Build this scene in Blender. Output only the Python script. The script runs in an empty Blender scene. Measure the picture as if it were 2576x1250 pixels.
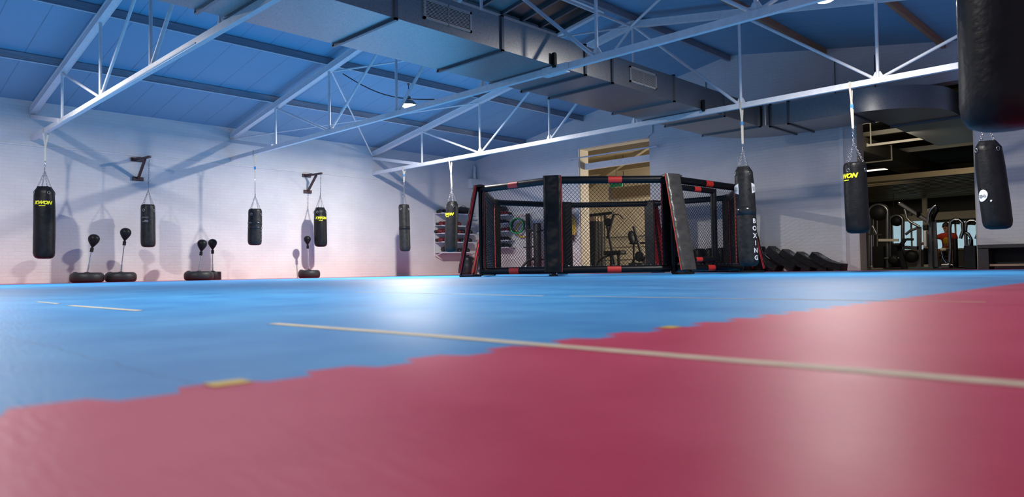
import bpy, math, random
from mathutils import Vector, Matrix
random.seed(7)
S = bpy.context.scene
COL = S.collection
PI = math.pi
V = Vector

# ------------------------------------------------------------------ camera, world, exposure
CAM = V((18.108, 0.0, 0.125))
def make_camera():
    yaw, pit, rol = math.radians(44.412), math.radians(1.7525), math.radians(-0.8879)
    F = V((-math.sin(yaw)*math.cos(pit), math.cos(yaw)*math.cos(pit), math.sin(pit)))
    R0 = V((math.cos(yaw), math.sin(yaw), 0)); U0 = R0.cross(F)
    R = R0*math.cos(rol)+U0*math.sin(rol); U = -R0*math.sin(rol)+U0*math.cos(rol)
    cd = bpy.data.cameras.new('camera'); c = bpy.data.objects.new('camera', cd); COL.objects.link(c)
    m = Matrix((R, U, -F)).transposed().to_4x4(); m.translation = CAM
    c.matrix_world = m
    cd.sensor_width = 36.0; cd.lens = 1785.3/2576*36; cd.clip_start = 0.02; cd.clip_end = 200
    cd.dof.use_dof = True; cd.dof.focus_distance = 11.0; cd.dof.aperture_fstop = 3.2
    S.camera = c
make_camera()
w = bpy.data.worlds.new('night'); S.world = w; w.use_nodes = True
w.node_tree.nodes['Background'].inputs[0].default_value = (0.02, 0.035, 0.06, 1)
w.node_tree.nodes['Background'].inputs[1].default_value = 0.15
S.view_settings.view_transform = 'Standard'; S.view_settings.look = 'None'
S.view_settings.gamma = 1.0; S.view_settings.use_curve_mapping = False
S.view_settings.exposure = 0.0
LAMP_W = 640.0

def area_light(name, loc, size, power, color, rot=(0, 0, 0), shape='DISK', sy=None, spread=PI):
    l = bpy.data.lights.new(name, 'AREA'); l.shape = shape; l.size = size
    if sy: l.size_y = sy
    l.energy = power; l.color = color; l.spread = spread
    o = bpy.data.objects.new(name, l); o.location = loc; o.rotation_euler = rot; COL.objects.link(o)
    return o
LAMPS = [(4.78, 10.2, 4.06), (14.37, 10.2, 3.92), (4.78, 1.45, 4.06), (14.37, 1.45, 3.92)]  # last one is unseen, added to brighten the foreground mats
LPOW = [1.0, 0.40, 0.55, 0.27]
for p, k in zip(LAMPS, LPOW):
    area_light('pendant_light', (p[0], p[1], p[2]-0.085), 0.24, LAMP_W*k, (1.0, 0.94, 0.89), spread=math.radians(174))
# unseen fill lights added to brighten the two rooms beyond the back wall
area_light('side_room_fill', (8.4, 20.6, 2.1), 1.2, 380, (1.0, 0.90, 0.74), rot=(0, math.radians(72), 0), shape='RECTANGLE', sy=0.3)  # no fixture; turned toward the wall visible through the doorway
area_light('gym_room_fill', (12.5, 18.2, 3.0), 1.4, 55, (1.0, 0.86, 0.66), rot=(math.radians(84), 0, 0), shape='RECTANGLE', sy=0.2)  # no fixture; tilted into the room to brighten the slats
area_light('gym_room_fill', (10.2, 27.5, 2.8), 1.4, 45, (1.0, 0.86, 0.66), shape='RECTANGLE', sy=0.2)

# ------------------------------------------------------------------ materials
def nm(name):
    m = bpy.data.materials.new(name); m.use_nodes = True
    nt = m.node_tree; b = nt.nodes['Principled BSDF']
    return m, nt, b
def mat(name, col, rough=0.5, metal=0.0, noise=0.0, nscale=8.0, bump=0.0, bscale=60.0, spec=0.5, stretch=None, coat=0.0):
    m, nt, b = nm(name)
    b.inputs['Base Color'].default_value = (*col, 1); b.inputs['Roughness'].default_value = rough
    b.inputs['Metallic'].default_value = metal; b.inputs['Specular IOR Level'].default_value = spec
    if coat: b.inputs['Coat Weight'].default_value = coat
    tc = nt.nodes.new('ShaderNodeTexCoord'); src = tc.outputs['Object']
    if stretch:
        mp = nt.nodes.new('ShaderNodeMapping'); mp.inputs['Scale'].default_value = stretch
        nt.links.new(src, mp.inputs[0]); src = mp.outputs[0]
    if noise:
        n = nt.nodes.new('ShaderNodeTexNoise'); n.inputs['Scale'].default_value = nscale; n.inputs['Detail'].default_value = 5
        nt.links.new(src, n.inputs['Vector'])
        r = nt.nodes.new('ShaderNodeMapRange'); r.inputs[1].default_value = 0.3; r.inputs[2].default_value = 0.7
        r.inputs[3].default_value = 1-noise; r.inputs[4].default_value = 1+noise
        nt.links.new(n.outputs['Fac'], r.inputs[0])
        mx = nt.nodes.new('ShaderNodeVectorMath'); mx.operation = 'SCALE'; mx.inputs[0].default_value = col
        nt.links.new(r.outputs[0], mx.inputs['Scale']); nt.links.new(mx.outputs[0], b.inputs['Base Color'])
        rr = nt.nodes.new('ShaderNodeMapRange'); rr.inputs[3].default_value = max(0.03, rough-0.12); rr.inputs[4].default_value = min(1, rough+0.12)
        nt.links.new(n.outputs['Fac'], rr.inputs[0]); nt.links.new(rr.outputs[0], b.inputs['Roughness'])
    if bump:
        n2 = nt.nodes.new('ShaderNodeTexNoise'); n2.inputs['Scale'].default_value = bscale; n2.inputs['Detail'].default_value = 6
        nt.links.new(src, n2.inputs['Vector'])
        bp = nt.nodes.new('ShaderNodeBump'); bp.inputs['Strength'].default_value = bump; bp.inputs['Distance'].default_value = 0.01
        nt.links.new(n2.outputs['Fac'], bp.inputs['Height']); nt.links.new(bp.outputs[0], b.inputs['Normal'])
    return m
def emit(name, col, strength):
    m, nt, b = nm(name)
    b.inputs['Base Color'].default_value = (*col, 1)
    b.inputs['Emission Color'].default_value = (*col, 1); b.inputs['Emission Strength'].default_value = strength
    return m
def brick_mat(name, axis, col, col2, bw=0.225, bh=0.075, mortar=0.006, bump=0.32, top=None):
    """painted brick: axis 0/1 tells which horizontal coordinate runs along the wall"""
    m, nt, b = nm(name)
    g = nt.nodes.new('ShaderNodeNewGeometry'); sp = nt.nodes.new('ShaderNodeSeparateXYZ'); cb = nt.nodes.new('ShaderNodeCombineXYZ')
    nt.links.new(g.outputs['Position'], sp.inputs[0]); nt.links.new(sp.outputs[axis], cb.inputs[0]); nt.links.new(sp.outputs[2], cb.inputs[1])
    br = nt.nodes.new('ShaderNodeTexBrick'); br.inputs['Scale'].default_value = 1
    br.inputs['Color1'].default_value = (*col, 1); br.inputs['Color2'].default_value = (*col2, 1)
    br.inputs['Mortar'].default_value = (col[0]*0.95, col[1]*0.945, col[2]*0.94, 1)
    br.inputs['Mortar Size'].default_value = mortar; br.inputs['Mortar Smooth'].default_value = 0.6
    br.inputs['Brick Width'].default_value = bw; br.inputs['Row Height'].default_value = bh
    nt.links.new(cb.outputs[0], br.inputs['Vector'])
    n = nt.nodes.new('ShaderNodeTexNoise'); n.inputs['Scale'].default_value = 1.3; n.inputs['Detail'].default_value = 8
    nt.links.new(cb.outputs[0], n.inputs['Vector'])
    r = nt.nodes.new('ShaderNodeMapRange'); r.inputs[1].default_value = 0.3; r.inputs[2].default_value = 0.7; r.inputs[3].default_value = 0.93; r.inputs[4].default_value = 1.03
    nt.links.new(n.outputs['Fac'], r.inputs[0])
    mx = nt.nodes.new('ShaderNodeVectorMath'); mx.operation = 'SCALE'
    nt.links.new(br.outputs['Color'], mx.inputs[0]); nt.links.new(r.outputs[0], mx.inputs['Scale'])
    nt.links.new(mx.outputs[0], b.inputs['Base Color'])
    b.inputs['Roughness'].default_value = 0.65; b.inputs['Specular IOR Level'].default_value = 0.3
    n2 = nt.nodes.new('ShaderNodeTexNoise'); n2.inputs['Scale'].default_value = 22; n2.inputs['Detail'].default_value = 6
    nt.links.new(cb.outputs[0], n2.inputs['Vector'])
    ma = nt.nodes.new('ShaderNodeMath'); ma.operation = 'MULTIPLY_ADD'; ma.inputs[1].default_value = -1.0
    nt.links.new(br.outputs['Fac'], ma.inputs[0]); nt.links.new(n2.outputs['Fac'], ma.inputs[2])
    bp = nt.nodes.new('ShaderNodeBump'); bp.inputs['Strength'].default_value = bump; bp.inputs['Distance'].default_value = 0.012
    nt.links.new(ma.outputs[0], bp.inputs['Height']); nt.links.new(bp.outputs[0], b.inputs['Normal'])
    return m
def floor_mat(name, col, col2, rough, seam=1.0, spec=0.24):
    m, nt, b = nm(name)
    g = nt.nodes.new('ShaderNodeNewGeometry')
    n = nt.nodes.new('ShaderNodeTexNoise'); n.inputs['Scale'].default_value = 2.2; n.inputs['Detail'].default_value = 9; n.inputs['Roughness'].default_value = 0.65
    nt.links.new(g.outputs['Position'], n.inputs['Vector'])
    cr = nt.nodes.new('ShaderNodeMix'); cr.data_type = 'RGBA'
    r0 = nt.nodes.new('ShaderNodeMapRange'); r0.inputs[1].default_value = 0.38; r0.inputs[2].default_value = 0.66
    nt.links.new(n.outputs['Fac'], r0.inputs[0]); nt.links.new(r0.outputs[0], cr.inputs['Factor'])
    cr.inputs['A'].default_value = (*col, 1); cr.inputs['B'].default_value = (*col2, 1)
    # seams of the interlocking mats
    mp = nt.nodes.new('ShaderNodeMapping'); mp.inputs['Location'].default_value = (-15.81, -0.345, 0)
    nt.links.new(g.outputs['Position'], mp.inputs[0])
    br = nt.nodes.new('ShaderNodeTexBrick'); br.offset = 0.0; br.inputs['Scale'].default_value = 1
    br.inputs['Brick Width'].default_value = 0.94; br.inputs['Row Height'].default_value = 0.94
    br.inputs['Mortar Size'].default_value = 0.0018; br.inputs['Mortar Smooth'].default_value = 0.3
    # slight waviness so that the seams read as toothed joints
    wv = nt.nodes.new('ShaderNodeTexNoise'); wv.inputs['Scale'].default_value = 9
    nt.links.new(g.outputs['Position'], wv.inputs['Vector'])
    ad = nt.nodes.new('ShaderNodeVectorMath'); ad.operation = 'MULTIPLY_ADD'; ad.inputs[1].default_value = (0.03, 0.03, 0)
    nt.links.new(wv.outputs['Color'], ad.inputs[0]); nt.links.new(mp.outputs[0], ad.inputs[2])
    nt.links.new(ad.outputs[0], br.inputs['Vector'])
    dk = nt.nodes.new('ShaderNodeMix'); dk.data_type = 'RGBA'
    dk.inputs['B'].default_value = (col[0]*0.25, col[1]*0.3, col[2]*0.35, 1)
    sm_ = nt.nodes.new('ShaderNodeMath'); sm_.operation = 'MULTIPLY'; sm_.inputs[1].default_value = seam
    nt.links.new(br.outputs['Fac'], sm_.inputs[0]); nt.links.new(sm_.outputs[0], dk.inputs['Factor']); nt.links.new(cr.outputs['Result'], dk.inputs['A'])
    # pale scuffs
    sn = nt.nodes.new('ShaderNodeTexNoise'); sn.inputs['Scale'].default_value = 7; sn.inputs['Detail'].default_value = 10; sn.inputs['Roughness'].default_value = 0.75
    nt.links.new(g.outputs['Position'], sn.inputs['Vector'])
    sr = nt.nodes.new('ShaderNodeMapRange'); sr.inputs[1].default_value = 0.62; sr.inputs[2].default_value = 0.80; sr.inputs[4].default_value = 0.35
    nt.links.new(sn.outputs['Fac'], sr.inputs[0])
    sc = nt.nodes.new('ShaderNodeMix'); sc.data_type = 'RGBA'; sc.inputs['B'].default_value = (0.75, 0.72, 0.70, 1)
    nt.links.new(sr.outputs[0], sc.inputs['Factor']); nt.links.new(dk.outputs['Result'], sc.inputs['A'])
    nt.links.new(sc.outputs['Result'], b.inputs['Base Color'])
    rr = nt.nodes.new('ShaderNodeMapRange'); rr.inputs[3].default_value = rough-0.07; rr.inputs[4].default_value = rough+0.12
    nt.links.new(n.outputs['Fac'], rr.inputs[0]); nt.links.new(rr.outputs[0], b.inputs['Roughness'])
    b.inputs['Specular IOR Level'].default_value = spec
    # fine ribbed skin of the foam
    mp2 = nt.nodes.new('ShaderNodeMapping'); mp2.inputs['Rotation'].default_value = (0, 0, 0.35); mp2.inputs['Scale'].default_value = (1, 5, 1)
    nt.links.new(g.outputs['Position'], mp2.inputs[0])
    n3 = nt.nodes.new('ShaderNodeTexNoise'); n3.inputs['Scale'].default_value = 26; n3.inputs['Detail'].default_value = 5
    nt.links.new(mp2.outputs[0], n3.inputs['Vector'])
    bp = nt.nodes.new('ShaderNodeBump'); bp.inputs['Strength'].default_value = 0.30; bp.inputs['Distance'].default_value = 0.004
    nt.links.new(n3.outputs['Fac'], bp.inputs['Height']); nt.links.new(bp.outputs[0], b.inputs['Normal'])
    return m
def panel_mat(name, col, spacing, dark=0.35, axis=1):
    """painted boards with dark joints every `spacing` metres along one axis"""
    m, nt, b = nm(name)
    g = nt.nodes.new('ShaderNodeNewGeometry'); sp = nt.nodes.new('ShaderNodeSeparateXYZ'); nt.links.new(g.outputs['Position'], sp.inputs[0])
    n = nt.nodes.new('ShaderNodeTexNoise'); n.inputs['Scale'].default_value = 3; n.inputs['Detail'].default_value = 7
    nt.links.new(g.outputs['Position'], n.inputs['Vector'])
    md = nt.nodes.new('ShaderNodeMath'); md.operation = 'MODULO'; md.inputs[1].default_value = spacing
    nt.links.new(sp.outputs[axis], md.inputs[0])
    lt = nt.nodes.new('ShaderNodeMath'); lt.operation = 'LESS_THAN'; lt.inputs[1].default_value = 0.016
    ab = nt.nodes.new('ShaderNodeMath'); ab.operation = 'ABSOLUTE'; nt.links.new(md.outputs[0], ab.inputs[0]); nt.links.new(ab.outputs[0], lt.inputs[0])
    ml = nt.nodes.new('ShaderNodeMath'); ml.operation = 'MULTIPLY'; nt.links.new(lt.outputs[0], ml.inputs[0]); nt.links.new(n.outputs['Fac'], ml.inputs[1])
    mx = nt.nodes.new('ShaderNodeMix'); mx.data_type = 'RGBA'; mx.inputs['A'].default_value = (*col, 1)
    mx.inputs['B'].default_value = (col[0]*dark, col[1]*dark, col[2]*dark, 1)
    nt.links.new(ml.outputs[0], mx.inputs['Factor']); nt.links.new(mx.outputs['Result'], b.inputs['Base Color'])
    b.inputs['Roughness'].default_value = 0.6
    return m
def diamond_mat(name, col, col2, sx, sz):
    m, nt, b = nm(name)
    tc = nt.nodes.new('ShaderNodeTexCoord')
    ch = nt.nodes.new('ShaderNodeTexVoronoi'); ch.inputs['Scale'].default_value = sx
    nt.links.new(tc.outputs['Object'], ch.inputs['Vector'])
    mx = nt.nodes.new('ShaderNodeMix'); mx.data_type = 'RGBA'; mx.inputs['A'].default_value = (*col, 1); mx.inputs['B'].default_value = (*col2, 1)
    nt.links.new(ch.outputs['Distance'], mx.inputs['Factor']); nt.links.new(mx.outputs['Result'], b.inputs['Base Color'])
    b.inputs['Roughness'].default_value = 0.36; b.inputs['Metallic'].default_value = 0.88
    return m

M = {}
M['wall_l'] = brick_mat('painted_brick_left', 1, (0.80, 0.77, 0.76), (0.78, 0.75, 0.74))
M['wall_b'] = brick_mat('painted_brick_back', 0, (0.74, 0.71, 0.70), (0.72, 0.69, 0.68), bump=0.35)
M['plaster'] = mat('white_plaster', (0.78, 0.77, 0.77), 0.7, noise=0.05, bump=0.25, bscale=25)
M['dullwall'] = mat('grey_plaster', (0.5, 0.48, 0.48), 0.8, noise=0.05)
M['ceiling'] = panel_mat('bounce_tinted_boards', (0.20, 0.39, 0.55), 0.61)  # blue bounce light from the mats is mixed into the board colour
M['steel_w'] = mat('white_painted_steel', (0.76, 0.77, 0.79), 0.42, noise=0.06, nscale=14, bump=0.1)
M['purlin'] = mat('painted_timber', (0.27, 0.30, 0.36), 0.6, noise=0.15, nscale=6, stretch=(6, 0.5, 6), bump=0.15)
M['purlin_o'] = mat('bare_timber', (0.42, 0.22, 0.12), 0.6, noise=0.2, nscale=6, stretch=(6, 0.5, 6), bump=0.15)
M['blue'] = floor_mat('blue_foam_mat', (0.022, 0.23, 0.56), (0.06, 0.34, 0.68), 0.46, 0.6, 0.34)
M['red'] = floor_mat('red_foam_mat', (0.54, 0.014, 0.07), (0.64, 0.045, 0.125), 0.44, 0.06, 0.36)
M['yellow'] = mat('yellow_foam', (0.72, 0.5, 0.03), 0.5)
M['tape'] = mat('cream_tape', (0.72, 0.62, 0.42), 0.6, noise=0.12, nscale=20, bump=0.2)
M['concrete'] = mat('dark_concrete', (0.10, 0.10, 0.10), 0.8, noise=0.15)
M['rubber'] = mat('black_rubber_floor', (0.035, 0.03, 0.028), 0.6, noise=0.2, nscale=15)
M['duct'] = diamond_mat('galvanised_steel', (0.40, 0.395, 0.38), (0.27, 0.27, 0.27), 60, 60)
M['duct_dark'] = mat('dark_steel_angle', (0.13, 0.14, 0.16), 0.4, 0.7)
M['grille'] = mat('grille_metal', (0.42, 0.40, 0.37), 0.45, 0.4)
M['grille_d'] = mat('grille_dark', (0.015, 0.015, 0.015), 0.8)
M['leather'] = mat('black_leather', (0.011, 0.011, 0.012), 0.42, noise=0.25, nscale=10, bump=0.35, bscale=30, spec=0.2)
M['leather_m'] = mat('worn_black_leather', (0.020, 0.020, 0.021), 0.45, noise=0.4, nscale=14, bump=0.4, bscale=22, spec=0.3)
M['vinyl'] = mat('black_vinyl_pad', (0.006, 0.006, 0.007), 0.38, noise=0.2, nscale=6, bump=0.35, bscale=9, spec=0.3)
M['vinyl_g'] = mat('grey_vinyl_pad', (0.06, 0.055, 0.05), 0.30, noise=0.15, nscale=6, bump=0.7, bscale=5, stretch=(1, 1, 2.2))
M['redv'] = mat('red_vinyl', (0.42, 0.012, 0.02), 0.4, noise=0.2, nscale=20, bump=0.4, bscale=40)
M['redb'] = mat('bright_red_vinyl', (0.62, 0.045, 0.02), 0.45, noise=0.25, nscale=30)
M['orange'] = mat('orange_vinyl', (0.85, 0.17, 0.03), 0.5)
M['label'] = mat('red_label', (0.72, 0.035, 0.025), 0.5)
M['fence'] = mat('black_coated_wire', (0.006, 0.007, 0.010), 0.65, spec=0.2)
M['chrome'] = mat('chrome', (0.75, 0.75, 0.76), 0.15, 1.0)
M['chain'] = mat('chain_steel', (0.42, 0.42, 0.44), 0.35, 1.0)
M['strap'] = mat('cream_webbing', (0.70, 0.63, 0.52), 0.75, noise=0.1, nscale=60)
M['buckle'] = mat('blue_label', (0.02, 0.28, 0.62), 0.5)
M['ytext'] = mat('yellow_print', (0.85, 0.80, 0.02), 0.5)
M['wtext'] = mat('white_print', (0.85, 0.85, 0.85), 0.5)
M['gtext'] = mat('grey_print', (0.34, 0.34, 0.36), 0.5)
M['tapeb'] = mat('shiny_black_tape', (0.02, 0.02, 0.022), 0.22)
M['bracket'] = mat('rusty_bracket_paint', (0.075, 0.045, 0.05), 0.5, 0.3, noise=0.3, nscale=30)
M['tyre'] = mat('tyre_rubber', (0.014, 0.014, 0.015), 0.5, noise=0.2, nscale=20, bump=0.4, bscale=40)
M['tube'] = mat('grey_steel_tube', (0.22, 0.22, 0.23), 0.3, 0.8)
M['black'] = mat('black_plastic', (0.008, 0.008, 0.009), 0.55, spec=0.3)
M['tube_k'] = mat('dark_frame_paint', (0.035, 0.033, 0.032), 0.5, 0.2, spec=0.3)
M['blackw'] = mat('black_painted_wood', (0.020, 0.017, 0.016), 0.5, noise=0.2, nscale=12)
M['shelf'] = mat('white_shelf_board', (0.72, 0.72, 0.76), 0.45)
M['glove_r'] = mat('dark_red_leather', (0.15, 0.010, 0.013), 0.38, noise=0.3, nscale=30, bump=0.3)
M['glove_k'] = mat('black_glove_leather', (0.014, 0.013, 0.016), 0.4, bump=0.3)
M['cream'] = mat('cream_paint', (0.62, 0.56, 0.44), 0.6, noise=0.05)
M['beige'] = mat('beige_wall', (0.68, 0.60, 0.46), 0.7, noise=0.06, nscale=2)
M['olive'] = mat('dim_ceiling_boards', (0.30, 0.25, 0.16), 0.7, noise=0.1, nscale=3)
M['oak'] = mat('tan_board', (0.32, 0.24, 0.16), 0.6, noise=0.1)
M['green'] = emit('green_sign_face', (0.01, 0.28, 0.12), 0.03)
M['greensign'] = mat('green_sign_body', (0.02, 0.35, 0.15), 0.5)
M['hoop_g'] = mat('green_hoop', (0.05, 0.55, 0.15), 0.4)
M['hoop_y'] = mat('yellow_hoop', (0.75, 0.45, 0.02), 0.4, noise=0.3, nscale=40)
M['hoop_k'] = mat('black_hoop', (0.02, 0.02, 0.025), 0.4)
M['rope_y'] = mat('yellow_rope', (0.80, 0.52, 0.02), 0.6, noise=0.2, nscale=50)
M['window'] = emit('daylit_pane', (0.42, 0.62, 0.72), 0.7)
M['slat'] = mat('bronze_slat', (0.50, 0.40, 0.25), 0.4, 0.3)
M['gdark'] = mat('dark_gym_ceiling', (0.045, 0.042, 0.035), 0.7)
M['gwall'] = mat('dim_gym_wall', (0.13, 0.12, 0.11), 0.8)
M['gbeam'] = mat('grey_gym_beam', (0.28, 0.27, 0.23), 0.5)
M['bulb'] = emit('lamp_glass', (1.0, 0.96, 0.90), 40.0)
M['tube_on'] = emit('lit_tube', (1.0, 0.88, 0.68), 2.2)
M['shade'] = mat('lamp_reflector', (0.25, 0.24, 0.22), 0.4, 0.5)
M['cable'] = mat('dark_cable', (0.03, 0.03, 0.03), 0.6)
M['glassd'] = mat('dark_rooflight_glass', (0.012, 0.02, 0.022), 0.25)
M['glasst'] = mat('dirty_rooflight_glass', (0.10, 0.17, 0.19), 0.45, noise=0.2, nscale=5)
M['skin'] = mat('skin', (0.45, 0.24, 0.16), 0.5)
M['shirt'] = mat('red_shirt', (0.62, 0.05, 0.02), 0.8)
M['shirty'] = mat('yellow_shirt_print', (0.80, 0.42, 0.02), 0.8)
M['short'] = mat('dark_shorts', (0.02, 0.02, 0.025), 0.8)
M['hair'] = mat('dark_hair', (0.03, 0.018, 0.01), 0.6)
M['eye'] = mat('eye_dark', (0.01, 0.01, 0.01), 0.3)

# ------------------------------------------------------------------ mesh builder
def frame_of(d):
    d = V(d).normalized(); a = V((0, 0, 1)) if abs(d.z) < 0.95 else V((1, 0, 0))
    u = d.cross(a).normalized(); v = u.cross(d).normalized()
    return u, v
class MB:
    def __init__(s): s.v = []; s.f = []; s.sm = []
    def add(s, vs, fs, smooth=False):
        o = len(s.v); s.v += [tuple(p) for p in vs]
        for f in fs: s.f.append(tuple(i+o for i in f)); s.sm.append(smooth)
        return s
    def box(s, a, b):
        x0, y0, z0 = [min(a[i], b[i]) for i in range(3)]; x1, y1, z1 = [max(a[i], b[i]) for i in range(3)]
        return s.add([(x0,y0,z0),(x1,y0,z0),(x1,y1,z0),(x0,y1,z0),(x0,y0,z1),(x1,y0,z1),(x1,y1,z1),(x0,y1,z1)],
              [(0,3,2,1),(4,5,6,7),(0,1,5,4),(1,2,6,5),(2,3,7,6),(3,0,4,7)])
    def beam(s, p, q, w, h, up=(0, 0, 1), c=0.0):
        """rectangular (optionally chamfered) bar; w across, h along `up`"""
        p = V(p); q = V(q); d = (q-p).normalized(); u = d.cross(V(up))
        if u.length < 1e-4: u = d.cross(V((0, 1, 0)))
        u.normalize(); v = u.cross(d).normalized()
        if c:
            sec = [(-w/2+c,-h/2),(w/2-c,-h/2),(w/2,-h/2+c),(w/2,h/2-c),(w/2-c,h/2),(-w/2+c,h/2),(-w/2,h/2-c),(-w/2,-h/2+c)]
        else: sec = [(-w/2,-h/2),(w/2,-h/2),(w/2,h/2),(-w/2,h/2)]
        n = len(sec)
        vs = [p+u*a+v*b for a, b in sec]+[q+u*a+v*b for a, b in sec]
        return s.add(vs, [(i, (i+1) % n, (i+1) % n+n, i+n) for i in range(n)]+[tuple(range(n))[::-1], tuple(range(n, 2*n))])
    def tube(s, p, q, r, n=10, r2=None, cap=True):
        return s.path([p, q], r, n, r2=r2, cap=cap)
    def path(s, pts, r, n=8, r2=None, cap=True, closed=False):
        pts = [V(p) for p in pts]; k = len(pts); vs = []; u = None
        for i, p in enumerate(pts):
            if closed: d = pts[(i+1) % k]-pts[i-1]
            else: d = pts[min(i+1, k-1)]-pts[max(i-1, 0)]
            if u is None: u, v = frame_of(d)
            else:
                dn = d.normalized(); u = (u-dn*u.dot(dn)).normalized(); v = u.cross(dn).normalized()
            rr = r if r2 is None else r+(r2-r)*i/(k-1)
            vs += [p+(u*math.cos(2*PI*j/n)+v*math.sin(2*PI*j/n))*rr for j in range(n)]
        fs = []
        for i in range(k if closed else k-1):
            a = i*n; b = ((i+1) % k)*n
            fs += [(a+j, a+(j+1) % n, b+(j+1) % n, b+j) for j in range(n)]
        s.add(vs, fs, True)
        if cap and not closed:
            s.add(vs[:n], [tuple(range(n))]); s.add(vs[-n:], [tuple(range(n))[::-1]])
        return s
    def lathe(s, prof, c=(0, 0, 0), n=24, mod=None, axis=None, smooth=True, top=None):
        """prof: (r, z) list; mod(theta, z, r)->r"""
        vs = []
        for r, z in prof:
            for j in range(n):
                t = 2*PI*j/n; rr = mod(t, z, r) if mod else r
                x = rr*math.cos(t); y = rr*math.sin(t)
                if top:    # sheared axis: c at z=0 side, top = offset per metre
                    x += top[0]*z; y += top[1]*z
                p = V((x, y, z))
                if axis: p = axis @ p
                vs.append(p+V(c))
        fs = []
        for i in range(len(prof)-1):
            fs += [(i*n+j, i*n+(j+1) % n, (i+1)*n+(j+1) % n, (i+1)*n+j) for j in range(n)]
        s.add(vs, fs, smooth)
        s.add(vs[:n], [tuple(range(n))[::-1]]); s.add(vs[-n:], [tuple(range(n))])
        return s
    def ball(s, c, r, n=12, m=8, rot=None):
        if not hasattr(r, '__len__'): r = (r, r, r)
        vs = []; fs = []
        for i in range(m+1):
            ph = PI*i/m-PI/2
            for j in range(n):
                t = 2*PI*j/n; p = V((math.cos(ph)*math.cos(t)*r[0], math.cos(ph)*math.sin(t)*r[1], math.sin(ph)*r[2]))
                if rot: p = rot @ p
                vs.append(p+V(c))
        for i in range(m): fs += [(i*n+j, i*n+(j+1) % n, (i+1)*n+(j+1) % n, (i+1)*n+j) for j in range(n)]
        return s.add(vs, fs, True)
    def prism(s, poly, d):
        """polygon (3d points) pushed along vector d"""
        n = len(poly); d = V(d); vs = [V(p) for p in poly]+[V(p)+d for p in poly]
        return s.add(vs, [(i, (i+1) % n, (i+1) % n+n, i+n) for i in range(n)]+[tuple(range(n))[::-1], tuple(range(n, 2*n))])
    def ring(s, c, R, r, nrm=(0, 0, 1), n=32, m=8, sc=(1, 1)):
        u, v = frame_of(nrm); c = V(c)
        return s.path([c+u*math.cos(2*PI*i/n)*R*sc[0]+v*math.sin(2*PI*i/n)*R*sc[1] for i in range(n)], r, m, closed=True)
    def chain(s, p, q, L=0.055, r=0.0045):
        p = V(p); q = V(q); D = q-p; k = max(1, round(D.length/(L-2*r))); st = D/k; d = D.normalized(); u, v = frame_of(d)
        for i in range(k):
            c = p+st*(i+0.5); a = u if i % 2 else v; hl = st.length/2+r; hw = 0.012
            pts = []
            for j in range(10):
                t = 2*PI*j/10; x = math.cos(t)*hw; y = math.sin(t)*hw+(hl-hw)*(1 if math.sin(t) > 0 else -1 if math.sin(t) < 0 else 0)
                pts.append(c+a*x+d*y)
            s.path(pts, r, 4, closed=True)
        return s
    def build(s, name, m, parent=None, bevel=0.0, segs=2):
        me = bpy.data.meshes.new(name)
        off = root_loc(parent)
        me.from_pydata([(a-off.x, b-off.y, c-off.z) for a, b, c in s.v], [], s.f)
        me.polygons.foreach_set('use_smooth', s.sm); me.materials.append(M[m] if isinstance(m, str) else m)
        me.update()
        o = bpy.data.objects.new(name, me); COL.objects.link(o)
        if parent: o.parent = parent
        if bevel:
            b = o.modifiers.new('bevel', 'BEVEL'); b.width = bevel; b.segments = segs; b.limit_method = 'ANGLE'
        return o
def root_loc(o):
    t = V((0, 0, 0))
    while o is not None: t += V(o.location); o = o.parent
    return t
def tag(o, label, cat, group=None, kind=None):
    if label: o['label'] = label
    if cat: o['category'] = cat
    if group: o['group'] = group
    if kind: o['kind'] = kind
    return o
def thing(name, loc, label, cat, group=None):
    o = bpy.data.objects.new(name, None); o.empty_display_size = 0.1; o.location = loc; COL.objects.link(o)
    return tag(o, label, cat, group)
def struct(o): o['kind'] = 'structure'; return o
def copy_tree(o, parent=None):
    c = o.copy(); COL.objects.link(c)
    if parent: c.parent = parent
    for ch in [x for x in list(bpy.data.objects) if x.parent == o]: copy_tree(ch, c)
    return c
def part_label(o, l): o['label'] = l; return o
def text_mesh(s, size, shear=0.0, bold=0.0, align='CENTER'):
    cu = bpy.data.curves.new('t', 'FONT'); cu.body = s; cu.size = size; cu.shear = shear; cu.offset = bold
    cu.align_x = align; cu.align_y = 'CENTER'; cu.resolution_u = 3
    o = bpy.data.objects.new('t', cu); COL.objects.link(o)
    dg = bpy.context.evaluated_depsgraph_get(); me = bpy.data.meshes.new_from_object(o.evaluated_get(dg))
    vs = [tuple(v.co) for v in me.vertices]; fs = [tuple(p.vertices) for p in me.polygons]
    bpy.data.objects.remove(o); bpy.data.curves.remove(cu); bpy.data.meshes.remove(me)
    return vs, fs

# ------------------------------------------------------------------ setting
LY = 16.734; W = 19.12; D = 2.3904; RX = 4*D
def roof_z(x): return 3.95+0.163*(x if x <= RX else 2*RX-x)
# floors
struct(MB().box((-0.3, -6, -0.12), (W+0.3, LY+0.4, -0.035)).build('floor', 'concrete'))
struct(MB().box((-0.3, LY+0.4, -0.12), (21, 34.5, 0.0)).build('floor', 'rubber'))
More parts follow.
